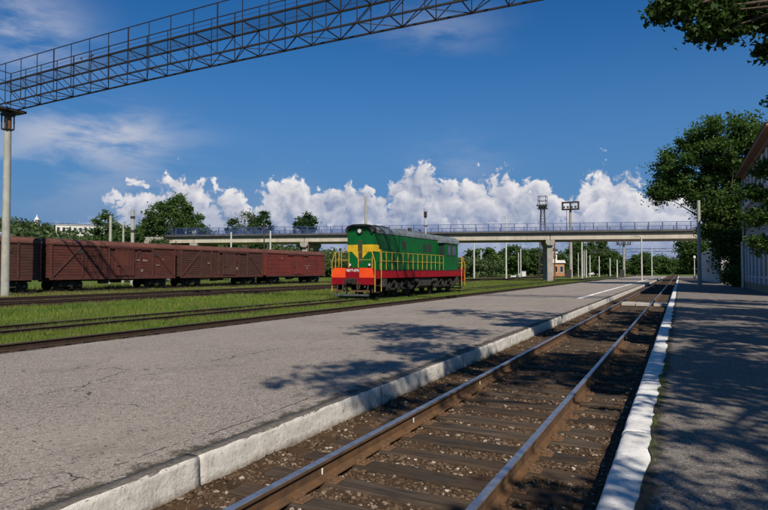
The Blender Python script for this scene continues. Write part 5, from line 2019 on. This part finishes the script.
# large tree beyond the concrete pole on the right platform
tree('maple_tree', 'large dark green tree leaning over the right platform beyond the concrete pole', (5.3, 72.5, 0), 9.5, 0.42,
     [((-0.6, 0, 15.0), (3.8, 3.4, 3.6), 95), ((-3.9, 0.5, 13.6), (3.5, 3.0, 3.4), 80), ((-6.3, 0.5, 10.9), (2.0, 2.0, 1.6), 34), ((1.8, 0.5, 14.4), (3.4, 3.0, 3.2), 60),
      ((-1.8, 0, 9.4), (2.6, 2.4, 2.6), 50), ((-0.8, 0, 6.3), (2.6, 2.2, 2.6), 55), ((-0.2, -0.2, 3.2), (2.0, 1.8, 2.2), 40), ((0.8, 0, 9.0), (2.2, 2.0, 3.0), 40)],
     165, 0.74, 0.27, 'leaf_tree', 30, (-1.4, 0))
tree('garden_bush', 'light green bush at the foot of the large tree by the station corner', (5.0, 68.6, 0), 1.0, 0.06,
     [((0, 0, 1.1), (1.3, 1.2, 1.1), 60)], 90, 0.32, 0.17, 'leaf_bush', 6, cat='bush', shell=0.3)
tree('platform_tree', 'dark rounded tree seen under the bridge above the right platform', (2.6, 134.0, 0), 4.5, 0.25,
     [((-0.4, 0, 6.4), (2.9, 2.6, 2.6), 60), ((0.3, 0, 3.6), (2.7, 2.3, 2.2), 50), ((1.9, 0, 5.2), (2.4, 2.2, 3.0), 30)], 70, 0.7, 0.42, 'leaf_tree', 10)

# trees along the near right platform (trunks to the right of the picture, boughs reaching in)
GR = 'trees along the near right platform'
BOUGH = [((-6.80, 1.00, 6.49), (0.20, 0.20, 0.15), 8),
         ((-6.60, 1.10, 6.52), (0.24, 0.24, 0.18), 9),
         ((-6.30, 1.40, 6.68), (0.30, 0.30, 0.22), 11),
         ((-6.20, 1.30, 6.08), (0.16, 0.16, 0.12), 6),
         ((-6.00, 1.40, 6.23), (0.24, 0.24, 0.18), 11),
         ((-5.80, 1.60, 6.53), (0.32, 0.32, 0.24), 15),
         ((-5.60, 1.60, 6.05), (0.10, 0.10, 0.08), 3),
         ((-5.40, 1.90, 6.58), (0.36, 0.36, 0.27), 17),
         ((-5.10, 2.10, 6.46), (0.30, 0.30, 0.22), 11),
         ((-5.10, 1.90, 5.71), (0.14, 0.14, 0.11), 4),
         ((-5.50, 2.10, 7.16), (0.60, 0.60, 0.45), 24),
         ((-6.20, 2.00, 7.42), (0.50, 0.50, 0.38), 18)]
tree('plane_tree', 'near tree whose leafy bough hangs into the top right corner', (6.6, 11.0, 0.1), 8.0, 0.30,
     BOUGH + [
      ((-3.2, 1.2, 7.6), (1.2, 1.3, 0.9), 40), ((-1.2, 1.0, 8.6), (2.6, 2.6, 2.0), 90), ((-4.4, 1.4, 10.6), (2.6, 2.6, 1.2), 66), ((-6.6, 1.8, 11.2), (1.6, 1.6, 0.8), 28), ((0.4, -0.6, 7.6), (2.6, 2.6, 2.6), 90), ((0.4, -3.6, 7.4), (2.6, 2.2, 2.0), 80)],
     50, 0.235, 0.125, 'leaf_near', 44, group=GR, shell=0.2, lobed=True)
tree('plane_tree', 'tall tree right of the photographer whose crown reaches over the near track', (6.8, 3.2, 0.1), 8.5, 0.32,
     [((-1.6, 0.2, 9.4), (2.4, 2.2, 1.8), 84), ((-5.6, 2.0, 11.0), (2.3, 1.8, 1.0), 56), ((-4.2, -0.4, 10.0), (1.5, 1.4, 0.9), 34), ((-3.3, -4.4, 10.8), (1.7, 1.5, 0.9), 34), ((0.2, -1.8, 7.2), (2.5, 2.3, 1.7), 80), ((0.4, 1.6, 7.4), (2.2, 2.2, 2.0), 70), ((0.6, 0.4, 10.0), (2.6, 2.4, 2.0), 70)],
     60, 0.38, 0.15, 'leaf_near', 22, group=GR, shell=0.25)
tree('plane_tree', 'lower tree behind the photographer shading the near platform', (7.4, -1.4, 0.1), 4.8, 0.22,
     [((0, 0, 6.9), (2.6, 2.6, 1.5), 110), ((-2.2, -0.8, 7.0), (1.6, 1.8, 0.9), 40), ((2.0, -1.5, 7.2), (2.2, 2.2, 1.6), 50)],
     56, 0.38, 0.15, 'leaf_near', 16, group=GR, shell=0.25)
tree('linden_tree', 'tree whose leafy sprays hang in front of the station wall at the right edge', (7.4, 30.0, 0.1), 5.5, 0.24,
     [((-4.25, 1.6, 4.0), (0.55, 0.7, 0.35), 18), ((-4.3, 1.7, 5.2), (0.55, 0.7, 0.32), 16), ((-4.15, 1.5, 2.8), (0.55, 0.6, 0.40), 16), ((-3.9, 1.9, 6.3), (0.6, 0.7, 0.40), 18), ((-3.3, 1.0, 4.6), (0.7, 0.7, 1.6), 26), ((-3.0, 0, 8.8), (0.9, 1.0, 0.8), 30), ((-1.6, 0, 8.4), (1.4, 1.4, 1.8), 44), ((0.4, 0, 7.0), (1.8, 1.8, 3.2), 60), ((-1.8, 0.2, 4.4), (1.2, 1.2, 2.0), 36)],
     58, 0.30, 0.17, 'leaf_tree', 36, group=GR, shell=0.3)
tree('linden_tree', 'tree just outside the picture that shades the middle of the right platform', (8.2, 18.6, 0.1), 6.0, 0.28,
     [((-0.4, 0, 8.0), (3.4, 3.6, 2.8), 190), ((-2.6, -2.4, 9.0), (2.0, 2.2, 1.6), 60), ((-1.6, 0.4, 10.6), (2.4, 2.6, 1.6), 60), ((0.6, 3.2, 7.0), (2.2, 1.6, 2.0), 50), ((2.8, -2.0, 8.2), (2.6, 3.0, 2.6), 70)],
     60, 0.44, 0.18, 'leaf_near', 22, group=GR, shell=0.25)
tree('linden_tree', 'tree just outside the picture between the leafy bough and the station', (9.4, 11.5, 0.1), 6.0, 0.28,
     [((0, 0, 7.6), (2.8, 3.6, 2.8), 150)],
     60, 0.44, 0.18, 'leaf_near', 16, group=GR, shell=0.25)

# behind the wagons, at the left end of the bridge
tree('broad_tree', 'big bushy tree rising behind the wagons at the left end of the bridge', (-93.5, 87.0, 0), 8.0, 0.4,
     [((0, 0, 10.8), (5.4, 5, 5.0), 90), ((-4.2, 0, 9.0), (3.6, 3.4, 4.2), 50), ((4.6, 2, 9.0), (3.8, 3.6, 4.2), 50), ((1.4, 1, 14.4), (1.5, 1.4, 2.8), 24), ((3.4, 1, 13.4), (1.3, 1.2, 2.2), 16), ((-7.5, -3, 6.6), (2.4, 2.4, 2.6), 26)],
     110, 1.0, 0.42, 'leaf_far', 14)
tree('broad_tree', 'thin-leaved pale tree right of the big bushy tree above the bridge railing', (-93.0, 110.0, 0), 9.0, 0.25,
     [((0, 0, 12.6), (2.6, 2.4, 3.0), 30)], 34, 1.0, 0.42, 'leaf_hill', 10)
for lab, x, y, blobs in (
        ('slender cone-shaped tree, left-most above the bridge railing', -102.5, 116.5, [((0, 0, 10.4), (1.3, 1.3, 4.6), 34)]),
        ('dark clump-shaped poplar above the bridge railing between slender tree and dark pole', -96.0, 119.6, [((-1.2, 0, 10.5), (2.4, 2.0, 4.8), 56), ((1.2, 0, 12.2), (1.9, 1.8, 4.6), 44)]),
        ('round-topped dark poplar above the bridge railing right of the framed sign', -86.5, 126.0, [((0, 0, 11.4), (3.0, 2.6, 4.7), 70), ((0.4, 0, 13.4), (1.8, 1.6, 3.0), 26)])):
    tree('poplar_tree', lab, (x, y, 0), 10.0, 0.28, blobs, 70, 0.8, 0.55, 'leaf_poplar', 8, group='poplars behind the bridge')
for lab, x, y, hh, rr in (
        ('tall tree right of the concrete poles behind the wagons', -86.0, 71.0, 9.4, 2.4), ('dark round tree just left of the tallest concrete pole', -104.0, 81.0, 14.3, 2.7),
        ('low bright green tree in front of the left bridge end', -84.0, 76.0, 7.4, 2.0)):
    tree('broad_tree', lab, (x, y, 0), hh * .6, 0.2, [((0, 0, hh * .66), (rr, rr, hh * .33), 70), ((0.3, 0, hh * .3), (rr * .9, rr * .9, hh * .25), 30)], 70, 0.7, 0.45, 'leaf_hill' if hh < 8 else 'leaf_far', 8, group='trees behind the freight wagons')

# trees beyond the bridge on the right of the locomotive
spec = [('round tree just right of the locomotive tail under the bridge', -66.0, 212.0, 10.5, 8.0), ('broad dark tree between the first white posts under the bridge', -57.0, 222.0, 11.3, 6.6),
        ('bushy tree behind the small white barrier', -50.0, 228.0, 10.0, 6.0), ('round tree left of the bridge pier', -43.5, 226.0, 9.6, 6.6),
        ('loose tall tree behind the brick signal cabin', -34.5, 232.0, 13.4, 5.0), ('tall dark tree right of the floodlight mast', -30.5, 250.0, 13.6, 5.6),
        ('bushy tree behind the receding white posts', -24.0, 236.0, 9.4, 5.4), ('low round tree behind the short white post', -13.5, 262.0, 9.2, 6.0),
        ('low tree left of the far end of the platform', -8.0, 300.0, 8.6, 7.0), ('far tree straight above the end of the near track', 3.0, 330.0, 8.2, 6.0)]
for lab, x, y, hh, rr in spec:
    tree('broad_tree', lab, (x, y, 0), hh * .55, 0.3, [((0, 0, hh * .62), (rr * .8, rr * .8, hh * .36), 70), ((rr * .35, 0, hh * .40), (rr * .65, rr * .6, hh * .36), 40), ((-rr * .4, 0, hh * .36), (rr * .6, rr * .6, hh * .34), 40)], 60, 1.15, 0.75, 'leaf_far', 6, group='trees beyond the bridge')
tree('poplar_tree', 'narrow dark poplar right of the tall tree under the bridge', (-27.3, 252.0, 0), 9.0, 0.25, [((0, 0, 7.8), (1.5, 1.5, 6.2), 50)], 70, 0.8, 0.6, 'leaf_poplar', 5, group='poplars behind the bridge')


def wood(name, label, pts_fn, n, leaf, mname):
    cs, rs = pts_fn(n)
    k = 26
    d = RNG.normal(0, 1, (len(cs), k, 3))
    d /= np.linalg.norm(d, axis=2)[:, :, None]
    p = cs[:, None, :] + d * rs[:, None, :] * RNG.uniform(0.7, 1.05, (len(cs), k, 1))
    tag(link(name, leaf_cloud(name, p.reshape(-1, 3), leaf, mname, 0.6)), label, 'wood', kind='stuff')


def hill_pts(n):
    x = RNG.uniform(-330, -118, n)
    y = RNG.uniform(60, 300, n)
    hz = np.array([hill_z(a, b) for a, b in zip(x, y)])
    s = RNG.uniform(1.6, 3.4, n)
    z = hz + RNG.uniform(0.2, 1.0, n) * (7.6 + 2.5 * vn(x, y, 0.03))
    return np.stack([x, y, z], 1), np.stack([s, s, s * .8], 1)


wood('hill_wood', 'wooded hillside behind the freight wagons on the left', hill_pts, 5200, 1.3, 'leaf_hill')


def strip_pts(n):
    f = RNG.random(n)
    x = -190 + 330 * f
    y = 330 + 60 * RNG.random(n) - 0.55 * np.maximum(-x - 60, 0)
    s = RNG.uniform(1.6, 3.0, n)
    z = RNG.uniform(0.0, 1.0, n) * (6.0 + 2.5 * vn(x, y, 0.04))
    return np.stack([x, y, z], 1), np.stack([s, s, s * .8], 1)


wood('far_wood', 'far line of trees closing the view beyond the tracks', strip_pts, 2600, 1.3, 'leaf_far')


def hedge_pts(n):
    x = RNG.uniform(-140, -48, n)
    y = 142 + 0.35 * x + RNG.uniform(0, 22, n) + 30
    s = RNG.uniform(1.0, 2.0, n)
    z = RNG.uniform(0.0, 1.0, n) * (4.6 + 2.0 * vn(x, y, 0.05))
    return np.stack([x, y, z], 1), np.stack([s, s, s * .8], 1)


wood('undergrowth', 'green undergrowth seen through the openings under the bridge', hedge_pts, 1500, 0.8, 'leaf_hill')
bpy.context.view_layer.update()
